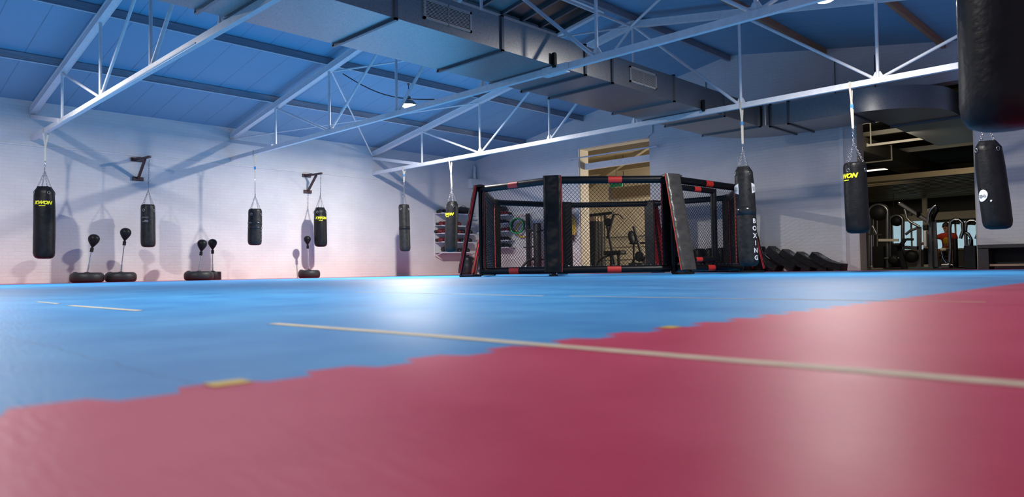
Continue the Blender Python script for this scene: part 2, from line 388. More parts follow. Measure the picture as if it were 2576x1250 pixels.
# walls
struct(MB().box((-0.3, -6, -0.12), (0, LY+0.4, 4.1)).build('wall_left', 'wall_l'))
struct(MB().box((W, -6, -0.12), (W+0.3, LY+0.4, 4.1)).build('wall_right', 'plaster'))
m = MB().box((-0.3, -6.3, -0.12), (W+0.3, -6, 3.95))
m.prism([(-0.3, -6.3, 3.95), (W+0.3, -6.3, 3.95), (RX, -6.3, 5.6)], (0, 0.3, 0))
struct(m.build('wall_front', 'plaster'))
DX0, DX1, DZ = 4.63, 7.12, 3.75     # doorway to the side room
OX0, OX1, OZ = 12.56, 14.82, 3.88   # wide opening to the gym room
m = MB()
for x0, x1, z0, z1 in [(0, DX0, -0.12, 3.95), (DX0, DX1, DZ, 3.95), (DX1, OX0, -0.12, 3.95), (OX0, OX1, OZ, 3.95), (OX1, W, -0.12, 3.95)]:
    m.box((x0, LY, z0), (x1, LY+0.4, z1))
m.prism([(0, LY, 3.95), (W, LY, 3.95), (RX, LY, roof_z(RX))], (0, 0.4, 0))
struct(m.build('wall_back', 'wall_b'))
# reveals of the two openings: plain paint lining
m = MB(); m.box((DX0-0.0, LY+0.01, 0), (DX0+0.012, LY+0.41, DZ)); m.box((DX0, LY+0.01, DZ-0.012), (DX1, LY+0.41, DZ))
struct(m.build('trim_1', 'cream'))
m = MB().box((OX0, LY-0.005, 0), (OX0+0.02, LY+0.42, OZ)); m.box((OX1-0.02, LY-0.005, 0), (OX1, LY+0.42, OZ))
struct(m.build('trim_2', 'cream'))
# left wall ledge
struct(MB().box((0, -6, 2.965), (0.022, LY, 3.0)).build('trim_3', 'plaster', bevel=0.004))
# lintel above the doorway and pilaster strip on its left
m = MB().prism([(4.40, LY-0.05, 3.80), (4.40, LY-0.05, 4.08), (7.26, LY-0.05, 4.08), (7.26, LY-0.05, 3.86), (7.12, LY-0.05, 3.78), (7.12, LY-0.05, 3.75), (4.62, LY-0.05, 3.75)], (0, 0.05, 0))
struct(m.build('trim_4', 'wall_b'))
struct(MB().box((4.40, LY-0.035, 0), (4.62, LY, 3.75)).build('trim_5', 'wall_b'))
struct(MB().box((12.22, LY-0.05, 0), (12.30, LY, 3.9)).build('trim_6', 'plaster'))
# roof slabs, with a rooflight opening in the left slope near the ridge
SK = (8.03, 9.30, 8.35, 11.80)
def slope_slab(m, x0, x1, y0, y1):
    m.prism([(x0, y0, roof_z(x0)), (x1, y0, roof_z(x1)), (x1, y0, roof_z(x1)+0.12), (x0, y0, roof_z(x0)+0.12)], (0, y1-y0, 0))
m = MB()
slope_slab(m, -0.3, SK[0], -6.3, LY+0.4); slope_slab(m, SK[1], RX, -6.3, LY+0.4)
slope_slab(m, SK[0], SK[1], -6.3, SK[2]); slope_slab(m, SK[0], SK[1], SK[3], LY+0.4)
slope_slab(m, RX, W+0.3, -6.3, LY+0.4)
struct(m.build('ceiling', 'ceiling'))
# rooflight
t = thing('rooflight', (8.6, 10.0, roof_z(8.6)), 'dark glazed rooflight strip high in the ceiling above the air duct', 'rooflight')
for i in range(6):
    y0 = SK[2]+i*0.575; y1 = y0+0.575
    m = MB().prism([(SK[0], y0, roof_z(SK[0])+0.10), (SK[1], y0, roof_z(SK[1])+0.10), (SK[1], y0, roof_z(SK[1])+0.13), (SK[0], y0, roof_z(SK[0])+0.13)], (0, y1-y0, 0))
    m.build('glass_pane', 'glasst' if i < 3 else 'glassd', t)
for i in range(7):
    y0 = SK[2]+i*0.575
    MB().beam((SK[0], y0, roof_z(SK[0])+0.07), (SK[1], y0, roof_z(SK[1])+0.07), 0.05, 0.08).build('glazing_bar', 'duct_dark', t)
m = MB()
for a, b in [((SK[0], SK[2]), (SK[1], SK[2])), ((SK[1], SK[2]), (SK[1], SK[3])), ((SK[1], SK[3]), (SK[0], SK[3])), ((SK[0], SK[3]), (SK[0], SK[2]))]:
    m.beam((*a, roof_z(a[0])), (*b, roof_z(b[0])), 0.10, 0.06)
m.build('frame', 'steel_w', t)

# mats
TH = 0.035
def edge_pts():
    """toothed joint running along y at x = 17.30"""
    p = []; y = -1.5; per = 0.1567
    while y < LY-1.3:
        p += [(17.322, y+0.010), (17.322, y+0.070), (17.282, y+0.082), (17.282, y+0.148)]
        y += per
    return p
EP = edge_pts(); yb = EP[0][1]; ye = LY-1.25
m = MB()
blue = [(1.35, -6), (17.30, -6)]+[(17.30, yb-0.02)]+[q for q in EP if q[1] < ye]+[(17.30, ye), (1.35, ye)]
# triangulate with a strip to the left of the teeth so the long polygon stays planar and simple
import mathutils
def flat(m, poly, z0=-TH, z1=0.0):
    tri = mathutils.geometry.tessellate_polygon([[V((x, y, 0)) for x, y in poly]])
    n = len(poly)
    m.add([(x, y, z1) for x, y in poly], [(a, b, c) if ((poly[b][0]-poly[a][0])*(poly[c][1]-poly[a][1])-(poly[b][1]-poly[a][1])*(poly[c][0]-poly[a][0])) > 0 else (a, c, b) for a, b, c in tri])
    m.add([(x, y, z0) for x, y in poly]+[(x, y, z1) for x, y in poly], [(i, (i+1) % n, (i+1) % n+n, i+n) for i in range(n)])
flat(m, blue)
tag(m.build('blue_mat_floor', 'blue'), 'large field of blue foam floor mats covering the middle of the hall', 'floor mat')
m = MB()
red = [(17.30, -6), (W, -6), (W, ye), (17.30, ye)]+[q for q in EP if q[1] < ye][::-1]+[(17.30, yb-0.02)]
flat(m, red)
rm = m.build('red_mat_floor', 'red'); tag(rm, 'wide red foam mat border with toothed edge in the foreground', 'floor mat')
for y in (0.333, 1.273):
    part_label(MB().box((17.283, y, -0.01), (17.315, y+0.045, 0.0012)).build('edge_plug', 'yellow', rm), 'small yellow foam edge plug')
m = MB(); flat(m, [(0.002, -5.99), (1.35, -5.99), (1.35, ye), (0.002, ye)])
tag(m.build('red_mat_border', 'red'), 'thin red mat strip at the foot of the white brick wall on the left', 'floor mat')
m = MB(); flat(m, [(0, ye), (W, ye), (W, LY), (0, LY)])
tag(m.build('red_mat_border', 'red'), 'thin red mat strip at the foot of the back wall under the kick shields', 'floor mat')
def tape(pts, w, label):
    m = MB(); h = 0.0012
    for (a, b) in zip(pts[:-1], pts[1:]):
        n = 14; a = V((*a, 0)); b = V((*b, 0)); d = (b-a).normalized(); u = V((-d.y, d.x, 0))
        top = []; bot = []
        for i in range(n+1):
            p = a+(b-a)*i/n; top.append(p+u*(w/2+random.uniform(-.0015, .0015))); bot.append(p-u*(w/2+random.uniform(-.0015, .0015)))
        vs = [(p.x, p.y, h) for p in top]+[(p.x, p.y, h) for p in bot]+[(p.x, p.y, 0) for p in top]+[(p.x, p.y, 0) for p in bot]
        k = n+1
        fs = [(i, i+k, i+k+1, i+1) for i in range(n)]+[(i+k, i+3*k, i+3*k+1, i+k+1) for i in range(n)]+[(i+2*k, i, i+1, i+2*k+1) for i in range(n)]
        m.add(vs, fs)
    return tag(m.build('floor_tape', 'tape'), label, 'tape line')
tape([(16.43, 0.852), (17.0, 0.875), (19.0, 0.895)], 0.034, 'long cream tape line running from the blue mat across the red mat in the foreground')
tape([(14.55, 0.865), (15.37, 0.885)], 0.03, 'short cream tape line on the blue mat at the left of the picture')
tape([(13.8, 0.90), (14.25, 0.89)], 0.02, 'faint tiny cream tape scrap on the blue mat near the left edge')
tape([(14.2, 2.56), (15.85, 2.52)], 0.02, 'thin worn cream tape line far out on the blue mat in front of the cage')
tape([(15.98, 2.55), (17.6, 2.66)], 0.014, 'very thin cream tape line reaching the red mat edge on the right')

# ------------------------------------------------------------------ roof trusses
ZC = 3.139
def top_z(x):    # centre of top chord
    return 3.725+0.163*(x if x <= RX else 2*RX-x)
def truss(y, label):
    t = thing('roof_truss', (RX, y, ZC), label, 'roof truss', 'white steel roof trusses')
    m = MB()     # bottom chord: angle section, upright leg to the camera side
    m.beam((0.02, y-0.030, ZC), (W-0.02, y-0.030, ZC), 0.014, 0.095); m.beam((0.02, y, ZC-0.042), (W-0.02, y, ZC-0.042), 0.075, 0.012)
    m.beam((0.02, y+0.030, ZC), (W-0.02, y+0.030, ZC), 0.014, 0.095)
    m.build('bottom_chord', 'steel_w', t)
    for sgn in (0, 1):
        a = (0.02, y, top_z(0)); b = (RX, y, top_z(RX))
        if sgn: a = (W-0.02, y, top_z(0))
        m = MB()
        A = V(a); B = V(b)
        for dy in (-0.055, 0.055):
            m.beam(A+V((0, dy, 0)), B+V((0, dy, 0)), 0.014, 0.13)
        m.beam(A+V((0, 0, 0.06)), B+V((0, 0, 0.06)), 0.15, 0.014)
        m.beam(A+V((0, 0, -0.055)), B+V((0, 0, -0.055)), 0.115, 0.012)
        m.build('top_chord', 'steel_w', t)
        xh = 0.03 if not sgn else W-0.03; xe = 2.25 if not sgn else W-2.25
        MB().beam((xh, y, top_z(0)-0.12), (xe, y, ZC+0.03), 0.09, 0.085).build('heel_strut', 'steel_w', t)
    for n in range(1, 8):
        x = n*D
        MB().tube((x, y, ZC+0.03), (x, y, top_z(x)-0.04), 0.027, 10).build('vertical', 'steel_w', t)
    for b, tp in [(2, 1), (2, 3), (3, 4), (5, 4), (6, 5), (6, 7)]:
        m = MB(); r = 0.030 if tp == 4 else 0.026
        s = -1 if tp < b else 1
        m.tube((b*D+0.05*s, y, ZC+0.04), (tp*D-0.05*s, y, top_z(tp*D)-0.06), r, 10)
        m.build('diagonal', 'steel_w', t)
    for n in (2, 3, 4, 5, 6):
        m = MB().prism([(n*D-0.11, y-0.006, ZC+0.02), (n*D+0.11, y-0.006, ZC+0.02), (n*D+0.04, y-0.006, ZC+0.15), (n*D-0.04, y-0.006, ZC+0.15)], (0, 0.012, 0))
        m.build('gusset_plate', 'steel_w', t)
    m = MB().prism([(RX-0.16, y-0.05, top_z(RX)-0.09), (RX+0.16, y-0.05, top_z(RX)-0.09), (RX+0.16, y-0.05, top_z(RX)+0.03), (RX, y-0.05, top_z(RX)+0.10), (RX-0.16, y-0.05, top_z(RX)+0.03)], (0, 0.1, 0))
    m.build('ridge_plate', 'steel_w', t)
    return t
TY = [3.68, 8.08, 12.48]
truss(TY[0], 'white steel truss nearest the camera, its lower beam rising to the top left corner')
truss(TY[1], 'white steel truss in the middle, its blue-lit lower beam passing under the silver duct')
truss(TY[2], 'white steel truss farthest away, its bright lower beam above the cage')
# conduit along the near truss and cable ties hanging from it
t = tag(MB().path([(2.6, 3.60, 3.075), (3.3, 3.60, 3.075), (3.45, 3.60, 3.06), (4.6, 3.60, 3.07), (6.9, 3.60, 3.075), (9.0, 3.60, 3.08)], 0.012, 6).build('conduit', 'steel_w'),
        'thin white conduit clipped under the lower beam of the nearest truss', 'conduit')
# splice and conduit on the middle truss
t = thing('beam_splice', (11.25, 8.0, ZC), 'white bolted splice joint on the lower beam of the middle truss beside the duct', 'beam splice')
MB().box((10.95, 8.015, ZC-0.065), (11.45, 8.04, ZC+0.05)).build('plate', 'steel_w', t, bevel=0.004)
MB().box((10.95, 8.03, ZC-0.075), (11.40, 8.14, ZC-0.06)).build('plate', 'steel_w', t)
for i in range(4): MB().tube((11.02+i*0.12, 8.0, ZC), (11.02+i*0.12, 8.02, ZC), 0.012, 6).build('bolt', 'steel_w', t)
# purlins (n = 1..7) resting on the top chords
PN = {1: 'lowest purlin of the left roof slope', 2: 'second purlin up the left roof slope', 3: 'third purlin up the left roof slope beside the duct',
      4: 'ridge purlin above the middle of the duct', 5: 'brown purlin on the right roof slope next to the ridge', 6: 'second brown purlin down the right roof slope', 7: 'lowest purlin of the right roof slope at the far right'}
for n, lab in PN.items():
    x = n*D; zt = roof_z(x)-0.006
    zb = top_z(x)+0.075
    m = MB()
    m.prism([(x-0.035, -5.99, zb), (x+0.035, -5.99, zb), (x+0.035, -5.99, min(roof_z(x+0.035)-.006, zt)), (x, -5.99, zt), (x-0.035, -5.99, min(roof_z(x-0.035)-.006, zt))], (0, LY+5.98, 0))
    o = m.build('purlin', 'purlin' if n <= 4 else 'purlin_o'); tag(o, lab, 'roof beam', 'timber purlins under the roof')
    if n in (1, 2, 3):
        c = MB().path([(x+0.05, -6, zb-0.012), (x+0.05, LY-0.1, zb-0.012)], 0.010, 6).build('conduit', 'steel_w', o)
# wind bracing in the roof plane
def brace(a, b, label, r=0.018):
    tag(MB().tube(a, b, r, 8).build('roof_brace', 'steel_w'), label, 'roof brace', 'thin steel tubes bracing the roof')
zt = lambda n: top_z(n*D)-0.05
brace((2*D, TY[1]+.06, zt(2)), (0.05, TY[2]-.06, zt(0)), 'thin brace tube from the middle truss down to the wall end of the far truss')
brace((0.05, TY[1]+.06, zt(0)), (2*D, TY[2]-.06, zt(2)), 'thin brace tube from the wall end of the middle truss up to the far truss')
brace((2*D, TY[1]+.06, zt(2)), (4*D, TY[2]-.06, zt(4)), 'thin brace tube from the middle truss up to the ridge of the far truss', 0.02)
brace((4*D, TY[1]+.06, zt(4)), (4*D, TY[2]-.06, zt(4)), 'ridge tube joining the peaks of the two farther trusses', 0.03)
brace((6*D, TY[1]+.06, zt(6)), (4*D, TY[2]-.06, zt(4)), 'brace tube from the peak of the far truss up to the right', 0.028)
brace((4*D, TY[1]+.06, zt(4)), (6*D, TY[2]-.06, zt(6)), 'brace tube crossing behind the upper beam at the top right', 0.028)
# cable that sags from the duct to the splice
pts = []
for i in range(13):
    s_ = i/12; pts.append((9.75-0.4*s_*0, 7.2+0.8*s_, 0))
A_ = V((4.9, 8.35, 4.42)); B_ = V((8.25, 8.12, 3.22))
pts = [A_.lerp(B_, i/12)+V((0, 0, -0.18*math.sin(PI*i/12))) for i in range(13)]
tag(MB().path(pts, 0.011, 6).build('cable', 'cable'), 'dark cable sagging from the ceiling to the middle truss beside the hanging lamp', 'cable')
# thin black wires on the back wall
for i, (x, z0, z1) in enumerate([(8.9, 3.9, 5.0), (12.15, 3.7, 4.85), (13.0, 3.7, 4.75)]):
    tag(MB().path([(x, LY-0.02, z0), (x+0.01, LY-0.02, z1)], 0.009, 6).build('wall_wire', 'cable'),
        ['thin dark wire on the back wall above the duct end nearest the ridge', 'dark wire on the back wall above the duct bend, left of a pair', 'dark wire on the back wall above the duct bend, right of a pair'][i], 'wire')

# ------------------------------------------------------------------ air duct
dx0, dx1, dz0, dz1 = 9.82, 11.17, 3.20, 3.66
t = thing('air_duct', (10.5, 8.0, dz0), 'long silver galvanised air duct running under the roof and bending right through the opening', 'air duct')
m = MB()
def duct_ring(cx_, cy_, nx, ny, half):
    """rectangular cross section: centre point, direction to the right-hand side, half width"""
    return [(cx_-nx*half, cy_-ny*half, dz0), (cx_+nx*half, cy_+ny*half, dz0), (cx_+nx*half, cy_+ny*half, dz1), (cx_-nx*half, cy_-ny*half, dz1)]
secs = []
cxm = (dx0+dx1)/2; hw = (dx1-dx0)/2
secs.append(duct_ring(cxm, -5.9, 1, 0, hw)); secs.append(duct_ring(cxm, 14.95, 1, 0, hw))
ccx, ccy = dx1+0.12, 14.95           # elbow to +x; inner corner centre
R1 = 0.12+hw
for i in range(1, 9):
    a = PI-i*PI/16
    secs.append(duct_ring(ccx+R1*math.cos(a), ccy+R1*math.sin(a), -math.cos(a), -math.sin(a), hw))
yc = ccy+R1
secs.append(duct_ring(13.05, yc, 0, -1, hw))
c2x, c2y = 13.05, yc+0.12+hw         # elbow back to +y through the opening
for i in range(1, 9):
    a = -PI/2+i*PI/16
    secs.append(duct_ring(c2x+R1*math.cos(a), c2y+R1*math.sin(a), math.cos(a), math.sin(a), hw))
lx, ly = c2x+R1, c2y
secs.append(duct_ring(lx, ly+4.5, 1, 0, hw))
for j in range(4):
    col_ = [V(s_[j]) for s_ in secs]+[V(s_[(j+1) % 4]) for s_ in secs]; k_ = len(secs)
    m.add(col_, [(i, i+1, i+1+k_, i+k_) for i in range(k_-1)], True)
m.add(secs[0], [(0, 1, 2, 3)]); m.add(secs[-1], [(3, 2, 1, 0)])
m.build('duct_body', 'duct', t)
def flange_y(y):
    m = MB()
    m.box((dx0-0.05, y-0.022, dz0-0.035), (dx1+0.03, y+0.022, dz0)); m.box((dx1, y-0.022, dz0-0.03), (dx1+0.03, y+0.022, dz1+0.02))
    m.box((dx0-0.03, y-0.022, dz0-0.03), (dx0, y+0.022, dz1+0.02)); m.box((dx0-0.03, y-0.022, dz1), (dx1+0.03, y+0.022, dz1+0.025))
    return m
for y in (1.4, 3.3, 5.12, 6.94, 8.79, 9.50, 11.40, 13.30, 14.9):
    flange_y(y).build('joint_flange', 'duct_dark' if y in (6.94, 8.79, 9.5, 5.12) else 'tube', t)
def flange_x(x, y0, y1):
    m = MB(); m.box((x-0.022, y0-0.03, dz0-0.03), (x+0.022, y1+0.03, dz0)); m.box((x-0.022, y0-0.03, dz0-0.03), (x+0.022, y0, dz1+0.02))
    m.box((x-0.022, y0-0.03, dz1), (x+0.022, y1+0.03, dz1+0.025)); return m
for x in (11.35, 11.75, 13.05): flange_x(x, yc-hw, yc+hw).build('joint_flange', 'duct_dark', t)
MB().box((lx-hw-0.03, LY+0.45, dz0-0.03), (lx+hw+0.03, LY+0.5, dz1+0.02)).build('joint_flange', 'duct_dark', t)
MB().tube((dx1+0.10, 14.98, dz0), (dx1+0.10, 14.98, dz1), 0.075, 14).build('corner_tube', 'duct', t)
for y0, y1 in ((5.55, 6.36), (10.0, 10.81)):
    z0, z1 = 3.30, 3.575
    m = MB()
    for a, b in [((y0, z0), (y1, z0+0.03)), ((y0, z1-0.03), (y1, z1)), ((y0, z0), (y0+0.03, z1)), ((y1-0.03, z0), (y1, z1)), (((y0+y1)/2-0.006, z0), ((y0+y1)/2+0.006, z1))]:
        m.box((dx1-0.003, a[0], a[1]), (dx1+0.025, b[0], b[1]))
    g = m.build('vent_grille', 'grille', t); part_label(g, 'louvred rectangular vent grille')
    m = MB()
    for i in range(12):
        z = z0+0.035+i*(z1-z0-0.07)/11
        m.beam((dx1+0.012, y0+0.03, z), (dx1+0.012, y1-0.03, z), 0.006, 0.010)
    m.build('slats', 'grille', g)
    MB().box((dx1, y0+0.02, z0+0.02), (dx1+0.002, y1-0.02, z1-0.02)).build('grille_back', 'grille_d', g)
for y in TY[1:]:
    m = MB(); m.box((dx1+0.02, y-0.10, dz0-0.05), (dx1+0.07, y-0.055, dz0+0.17)); m.box((dx1+0.02, y-0.10, dz0-0.05), (dx1+0.03, y+0.0, dz0+0.17))
    part_label(m.build('support_angle', 'black', t), 'black upright support angle at the truss')
# duct supports resting on trusses
for y in TY: MB().box((dx0-0.05, y-0.06, ZC+0.048), (dx1+0.08, y+0.06, dz0)).build('support_bar', 'duct_dark', t)

# ------------------------------------------------------------------ pendant lamps
def lamp(p, label):
    x, y, z = p
    zr = roof_z(x)-0.16
    t = thing('pendant_lamp', (x, y, z), label, 'lamp', 'dome lamps hanging from the roof')
    MB().lathe([(0.03, 0.20), (0.05, 0.19), (0.055, 0.12), (0.10, 0.10), (0.17, 0.03), (0.20, -0.02), (0.195, -0.02), (0.165, 0.025), (0.095, 0.09), (0.02, 0.10)], (x, y, z), 28).build('reflector', 'shade', t)
    MB().lathe([(0.02, 0.075), (0.10, 0.05), (0.155, 0.0), (0.15, -0.035), (0.10, -0.07), (0.01, -0.08)], (x, y, z), 24).build('bulb', 'bulb', t)
    m = MB().path([(x, y, z+0.19), (x, y, zr)], 0.010, 6); m.build('cord', 'cable', t)
    MB().tube((x, y, zr-0.05), (x, y, zr), 0.03, 12).build('ceiling_rose', 'shade', t)
lamp(LAMPS[0], 'bright dome lamp hanging above the middle truss near the white brick wall')
lamp(LAMPS[1], 'bright dome lamp at the top right edge behind the blue-lit beam')
lamp(LAMPS[2], 'dome lamp hanging out of view in the bay nearest the camera, by the brick wall')
lamp(LAMPS[3], 'dome lamp hanging out of view in the bay nearest the camera, right of the duct')

# ------------------------------------------------------------------ punching bags
def az_cam(x, y): return math.atan2(CAM.y-y, CAM.x-x)
def bag_r(R, style):
    def mod(t, z, r):
        return r
    return mod
def make_bag(name, hang, top, bot, R, label, strap=True, buckle=None, style='gather', mat_='leather', chord_y=None, strap_len=None):
    """hang: point on the beam or bracket; top/bot: centre of the bag's top and bottom"""
    top = V(top); bot = V(bot); H = top.z-bot.z
    t = thing('punching_bag', tuple(bot), label, 'punching bag', 'black punching bags')
    sh = ((top.x-bot.x)/H, (top.y-bot.y)/H)
    ph = random.uniform(0, 6)
    def mod(th, z, r):
        d = H-z
        if style == 'gather' and d < 0.45 and r > 0.05:
            k = max(0, 1-d/0.40)
            r *= 1+0.055*k*math.cos(4*(th-ph)) - 0.03*k + 0.016*k*math.cos(11*th+ph)
        elif d < 0.25 and r > 0.05:
            k = max(0, 1-d/0.2); r *= 1+0.015*k*math.cos(9*th)
        r *= 1+0.012*math.sin(3*th+5*z)*(1 if 0.1 < z < H-0.1 else 0)
        return r
    if style == 'gather':
        prof = [(0.01, 0), (R*.55, 0.004), (R*.80, 0.022), (R*.94, 0.06), (R, 0.12), (R*1.01, H*.3), (R*1.0, H*.5), (R*.99, H*.7), (R*.985, H-.35), (R*.97, H-.22), (R*.955, H-.15), (R*.95, H-.10), (R*.86, H-.07), (R*.68, H-.015), (R*.62, H), (R*.56, H-.012), (0.01, H-.05)]
    else:
        prof = [(0.01, 0), (R*.6, 0.004), (R*.85, 0.022), (R*.96, 0.06), (R, 0.11), (R*1.0, H*.3), (R*.985, H*.5), (R*.99, H*.7), (R*.98, H-.25), (R*.97, H-.07), (R*.93, H-.025), (R*.84, H), (R*.78, H-.012), (0.01, H-.04)]
    fine = []
    for (r0, z0), (r1, z1) in zip(prof[:-1], prof[1:]):
        k = max(1, int(abs(z1-z0)/0.07))
        fine += [(r0+(r1-r0)*i/k, z0+(z1-z0)*i/k) for i in range(k)]
    fine.append(prof[-1])
    MB().lathe(fine, tuple(bot), 40, mod, top=sh).build('bag_body', mat_, t)
    c = V((top.x, top.y, top.z))
    apex_h = min(0.33, (V(hang)-top).length*0.45)
    hg = V(hang); apex = c+(hg-c).normalized()*apex_h
    rim = R*.62 if style == 'gather' else R*.86
    for i in range(4):
        a = ph+i*PI/2 if style == 'gather' else az_cam(c.x, c.y)+PI/4+i*PI/2+.2
        d = V((math.cos(a), math.sin(a), 0))
        MB().chain(apex, c+d*rim+V((0, 0, 0.0)), 0.04, 0.0035).build('chain', 'chain', t)
        # webbing tab and ring stitched to the rim
        e = c+d*rim*1.12+V((0, 0, -0.06)); s2 = d.cross(V((0, 0, 1)))
        e = V((c.x, c.y, 0))+d*(R*.97)+V((0, 0, top.z-0.135))
        m = MB().beam(c+d*rim*1.03+V((0, 0, 0.004)), e, 0.035, 0.008, up=tuple(d)); m.build('hanging_tab', 'leather_m', t)
        MB().ring(e+d*0.006, 0.022, 0.005, tuple(d), 14, 5, (1, 1.4)).build('ring', 'chain', t)
    dv = (hg-apex).normalized()
    MB().tube(apex-dv*0.01, apex+dv*0.05, 0.013, 10).build('swivel', 'chrome', t)
    p = apex+dv*0.05
    total = (hg-p).length
    if strap:
        sl = strap_len if strap_len else total*0.55
        q = hg-dv*sl
        if (q-p).length > 0.16:
            cb = p+dv*0.0
            MB().chain(cb, q-dv*0.10, 0.045, 0.0045).build('chain', 'chain', t)
            kb = q-dv*0.10
        else: kb = p
        m = MB().path([kb, kb+dv*0.03+V((.012, 0, 0)), q-dv*0.02+V((.012, 0, 0)), q, q-dv*0.02-V((.012, 0, 0)), kb+dv*0.03-V((.012, 0, 0))], 0.006, 6, closed=True)
        m.build('carabiner', 'chrome', t)
        # flat webbing loop going over the chord
        m = MB(); wv = 0.036
        vd = V((math.cos(az_cam(c.x, c.y)), math.sin(az_cam(c.x, c.y)), 0))
        base = hg+V((0, 0, -0.055))
        for oy, tw in ((-1, 0.008), (1, -0.006)):
            mid = q.lerp(base, 0.5)+vd*0.012*oy+V((tw, 0, 0))
            end = V((hg.x, hg.y+oy*0.045, hg.z-0.05))
            m.beam(q+vd*0.004*oy, mid, wv, 0.004, up=tuple(vd)); m.beam(mid, end, wv*.9, 0.004, up=tuple(vd))
            m.beam(end, end+V((0, 0, 0.105)), wv, 0.004, up=(0, 1, 0))
        m.beam(hg+V((0, -0.05, 0.055)), hg+V((0, 0.05, 0.055)), wv, 0.004)
        m.build('webbing_strap', 'strap', t)
        if buckle:
            bc = q.lerp(base, buckle)
            part_label(MB().beam(bc-V((0, 0, .035)), bc+V((0, 0, .035)), 0.048, 0.022, up=tuple(vd)).build('strap_label', 'buckle', t), 'blue label on the strap')
    else:
        MB().chain(p, hg, 0.06, 0.005).build('chain', 'chain', t)
    t['R'] = R
    return t, (top, bot, R, sh)
def on_bag(t, info, name, m, s, da, zc, size, shear=0.0, bold=0.0, vertical=False, lift=0.009, spacing=1.15, rr=1.0, label=None):
    top, bot, R, sh = info
    a0 = az_cam(bot.x, bot.y)+da
    items = [(s, 0.0)] if not vertical else [(ch, (len(s)-1)/2*size*spacing-i*size*spacing) for i, ch in enumerate(s)]
    mb = MB()
    for st, dz in items:
        vs, fs = text_mesh(st, size, shear, bold)
        out = []
        for (u, v, _) in vs:
            a = a0+u/(R*rr); z = zc+v+dz
            cx_ = bot.x+sh[0]*(z-bot.z); cy_ = bot.y+sh[1]*(z-bot.z)
            r = R*rr+lift; out.append((cx_+r*math.cos(a), cy_+r*math.sin(a), z))
        mb.add(out, fs)
    o = mb.build(name, m, t)
    if label: part_label(o, label)
    return o
def patch(t, info, name, m, da0, da1, z0, z1, lift=0.008, z0b=None, z1b=None, n=8, label=None):
    """curved patch on the bag between two azimuths; optional other heights at the second edge"""
    top, bot, R, sh = info; a0 = az_cam(bot.x, bot.y); vs = []
    z0b = z0 if z0b is None else z0b; z1b = z1 if z1b is None else z1b
    for i in range(n+1):
        a = a0+da0+(da1-da0)*i/n; k = i/n
        for z in (z0+(z0b-z0)*k, z1+(z1b-z1)*k):
            cx_ = bot.x+sh[0]*(z-bot.z); cy_ = bot.y+sh[1]*(z-bot.z)
            vs.append((cx_+(R+lift)*math.cos(a), cy_+(R+lift)*math.sin(a), z))
    o = MB().add(vs, [(2*i, 2*i+2, 2*i+3, 2*i+1) for i in range(n)], True).build(name, m, t)
    if label: part_label(o, label)
    return o
def band(t, info, name, m, z, h, lift=0.004):
    top, bot, R, sh = info
    cx_ = bot.x+sh[0]*(z-bot.z); cy_ = bot.y+sh[1]*(z-bot.z)
    MB().lathe([(R*.95, -h/2), (R+lift, -h/2), (R+lift*1.3, 0), (R+lift, h/2), (R*.95, h/2)], (cx_, cy_, z), 40).build(name, m, t)
def kwon(t, info, da, zc, k=1.0):
    on_bag(t, info, 'logo', 'ytext', 'KWON', da, zc, 0.115*k, 0.35, 0.006, label='yellow slanted printed word')
    o = patch(t, info, 'logo_line', 'ytext', da-0.42*k, da+0.30*k, zc-0.085*k, zc-0.068*k)

b1 = make_bag('b', (1.235-.10, 3.68, ZC), (1.06, 3.68, 1.99), (1.055, 3.68, 0.507), 0.194, 'punching bag with yellow print hanging farthest left by a long cream strap', strap_len=0.62)
kwon(*b1, -0.16, 1.645, 0.80)
b3 = make_bag('b', (1.31, 8.08, ZC), (1.318, 8.08, 1.734), (1.288, 8.08, 0.839), 0.167, 'short barrel-shaped bag with two taped bands hanging between the wall brackets', strap_len=0.62, buckle=0.42, style='plain', mat_='leather_m')
band(*b3, 'tape_band', 'tapeb', 1.385, 0.05); band(*b3, 'tape_band', 'tapeb', 1.27, 0.045)
patch(*b3, 'mark', 'gtext', -0.9, -0.45, 1.375, 1.395, 0.012); patch(*b3, 'mark', 'gtext', 1.05, 1.3, 1.375, 1.395, 0.012)
on_bag(*b3, 'logo', 'gtext', 'BOXING', 1.05, 1.08, 0.062, vertical=True)
b5 = make_bag('b', (1.55, 12.48, ZC), (1.522, 12.48, 2.069), (1.555, 12.48, 0.72), 0.158, 'slim plain black bag, left of the two hanging in front of the glove rack', strap_len=0.42, buckle=0.55, mat_='leather_m', style='plain')
band(*b5, 'seam_band', 'leather', 1.39, 0.09, 0.002)
b6 = make_bag('b', (3.607, 12.48, ZC), (3.664, 12.48, 1.854+.14), (3.575, 12.48, 0.638), 0.171, 'glossy bag with yellow print hanging in front of the left wall glove rack', strap_len=0.82)
kwon(*b6, -0.72, 1.64, 0.80)
b7 = make_bag('b', (11.96, 12.48, ZC), (11.967, 12.48, 1.986), (12.03, 12.48, 0.13), 0.178, 'very long bag with white vertical lettering hanging at the right corner of the cage', strap_len=0.72, buckle=0.58, mat_='leather_m')
on_bag(*b7, 'lettering', 'wtext', 'BOXING', 0.82, 0.62, 0.118, vertical=True, bold=0.004, label='white vertical letters')
band(*b7, 'wide_band', 'tapeb', 1.16, 0.16, 0.006)
patch(*b7, 'brand_patch', 'wtext', -1.35, -0.62, 1.50, 1.62, z0b=1.46, z1b=1.66, label='white flared patch on the left side')
patch(*b7, 'brand_patch', 'wtext', 0.72, 1.4, 1.47, 1.67, z0b=1.51, z1b=1.63, label='white flared patch on the right side')
for d0 in (-1.1, -0.95, -0.8, 0.85, 0.98, 1.12): patch(*b7, 'patch_mark', 'black', d0, d0+0.05, 1.52, 1.60, 0.011, n=1)
